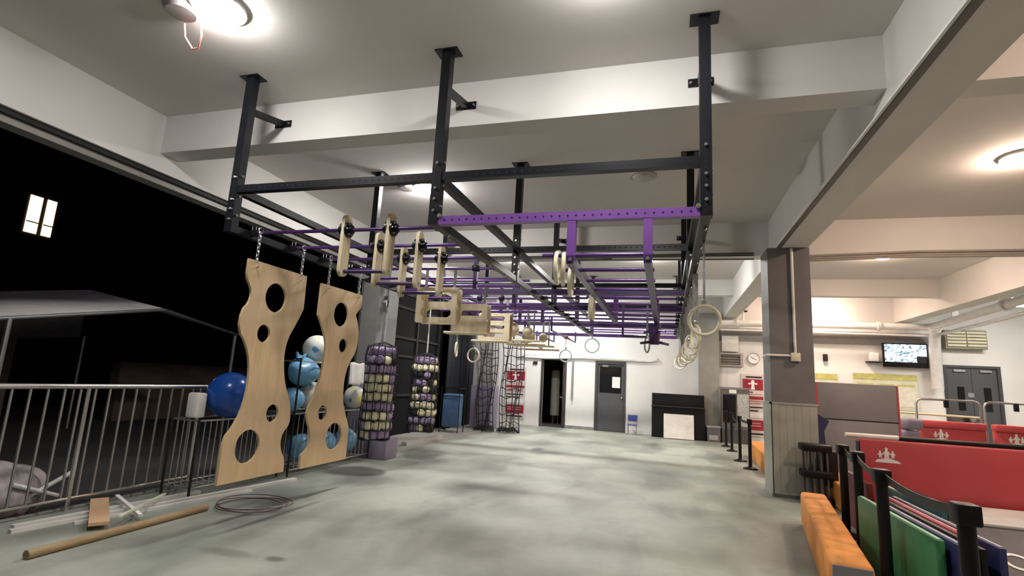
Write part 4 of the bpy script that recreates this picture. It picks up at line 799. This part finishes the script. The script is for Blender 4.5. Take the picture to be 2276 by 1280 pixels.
# red mats with the white mark
def logo(parent, cx, y, z, s, m=paper):          # two small figures on a hill
    P = [(-.5, -.3), (-.42, -.22), (.05, -.12), (.5, -.25), (.62, -.36), (-.52, -.36)]
    mb = MB().poly([(cx+a*s, y, z+b*s) for a, b in P], (0, -.004, 0))
    for fx, fs in ((-.28, .6), (0, 1), (.27, .65)):
        fg = [(-.12, -.18), (-.12, .1), (-.22, .02), (-.24, .08), (-.1, .22), (-.06, .24), (-.09, .34), (0, .42), (.09, .34), (.06, .24), (.1, .22), (.24, .08), (.22, .02), (.12, .1), (.12, -.18), (.04, -.18), (0, .0), (-.04, -.18)]
        mb.poly([(cx+(fx+a*fs*.8)*s, y-.0005, z+(b*fs)*s-.02*s) for a, b in fg], (0, -.004, 0))
    return part(parent, 'logo', mb, m)
rm = thing('red_mat', 'large red mat with a white figure mark standing behind the grey canvas wedge', 'mat', (3.5, 7.05, 0))
part(rm, 'cover', MB().rbox((3.55, 7.05, .53), (2.9, .1, 1.06), .02), redv); part(rm, 'side_edge', MB().box((2.095, 7.0, .03), (2.105, 7.1, 1.03)), blackp); logo(rm, 2.36, 6.999, .9, .22)
bp_ = thing('balance_pole', 'long black pole with a pale wooden tip lying on top of the large red mat', 'pole', (3.4, 7.05, 1.06))
part(bp_, 'shaft', MB().cyl((2.08, 7.05, 1.09), (4.9, 7.05, 1.09), .027, 12), blackp); part(bp_, 'tip', MB().cyl((1.98, 7.05, 1.09), (2.08, 7.05, 1.09), .027, 12), ringw); part(bp_, 'highlight_band', MB().cyl((2.08, 7.05, 1.09), (2.5, 7.05, 1.091), .0285, 12), white_pl)  # white band stands in for the highlight on the black shaft
for x0, x1, lab in ((5.05, 6.15, 'red mat with a white mark under the yellow pole'), (6.3, 7.4, 'red mat with a white mark standing right beside the first barrier')):
    t = thing('red_mat', lab, 'mat', ((x0+x1)/2, 13.1, 0), group='red mats by the barriers'); part(t, 'cover', MB().rbox(((x0+x1)/2, 13.1, .57), (x1-x0, .14, 1.14), .02), redv); part(t, 'top_fold', MB().rbox(((x0+x1)/2, 13.08, 1.08), (x1-x0+.02, .2, .14), .03), redv); logo(t, x0+.33, 13.029, .86, .34)
gm = thing('grey_mat', 'tall grey folded mat with red edges standing behind the black shelf', 'mat', (3.15, 10.55, 0))
part(gm, 'fold', MB().rbox((3.15, 10.6, 1.45), (1.22, .18, .62), .015), greyv); part(gm, 'fold', MB().rbox((3.15, 10.6, .565), (1.22, .18, 1.12), .015), greyv)
part(gm, 'dark_gap_strip', MB().box((2.56, 10.525, 1.12), (3.74, 10.67, 1.15)), blackp)  # added dark strip, keeps light out of the gap between the folds
for x in (2.535, 3.765): part(gm, 'side_edge', MB().box((x-.012, 10.5, .02), (x+.012, 10.7, 1.75)), redv)
solo('navy_wedge', MB().poly([(2.36, 9.9, 0), (2.56, 9.9, 0), (2.48, 9.9, .95), (2.56, 9.9, 1.12), (2.40, 9.9, 1.22), (2.34, 9.9, 1.15)], (0, .25, 0)), navyv, 'navy foam wedge stood upright behind the grey column', 'wedge', (2.42, 10, 0))
sf = thing('tiered_shelf', 'black plastic shelf of three tiers standing against the wainscoted column', 'shelf', (2.05, 8.75, 0))
for z in (.07, .42, .78): part(sf, 'tray', MB().rbox((2.06, 8.75, z), (.38, .3, .1), .02), blackp)
for x in (1.93, 2.02, 2.11, 2.19):
    for y in (8.65, 8.85): part(sf, 'upright', MB().cyl((x, y, .1), (x, y, .76), .014, 8), mat('grey_plastic_tube', (.1, .1, .1), .4))
part(sf, 'stacked_bin', MB().rbox((2.27, 8.85, .5), (.14, .3, .5), .02), blackp)
for i, (x0, x1) in enumerate(((5.2, 6.35), (6.42, 8.2))):
    t = thing('barrier', ['bent steel tube barrier in front of the double door', 'bent steel tube barrier reaching past the double door'][i], 'barrier', ((x0+x1)/2, 13.6, 0), group='steel tube barriers')
    part(t, 'frame', MB().tube([(x0, 13.6, 0), (x0, 13.6, 1.48), (x0+.03, 13.6, 1.55), (x0+.1, 13.6, 1.58), (x1-.1, 13.6, 1.58), (x1-.03, 13.6, 1.55), (x1, 13.6, 1.48), (x1, 13.6, 0)], .024, 10), galv)
    part(t, 'clamp', MB().rbox((x0+.55, 13.6, 1.5), (.08, .06, .16), .01), blackp)
solo('yellow_pole', MB().cyl((4.6, 13.95, 1.27), (6.5, 13.95, 1.24), .025, 10), foam_c, 'pale yellow pole lying behind the first red mat', 'pole', (5.5, 13.95, 1.2))
solo('pole_stand', MB().box((4.7, 13.9, 0), (4.78, 14.0, 1.24)).box((6.2, 13.9, 0), (6.28, 14.0, 1.215)), dark2, 'dark uprights carrying the pale yellow pole', 'stand', (5.5, 13.95, 0))
fb_ = thing('foam_stack', 'stack of rounded lavender foam blocks beside the first red mat', 'foam block', (4.75, 12.9, 0))
for k in range(5): part(fb_, 'block', MB().rbox((4.75+.03*(-1)**k, 12.9, .12+.235*k), (.38, .34, .225), .06, 3, .1*k), lav)
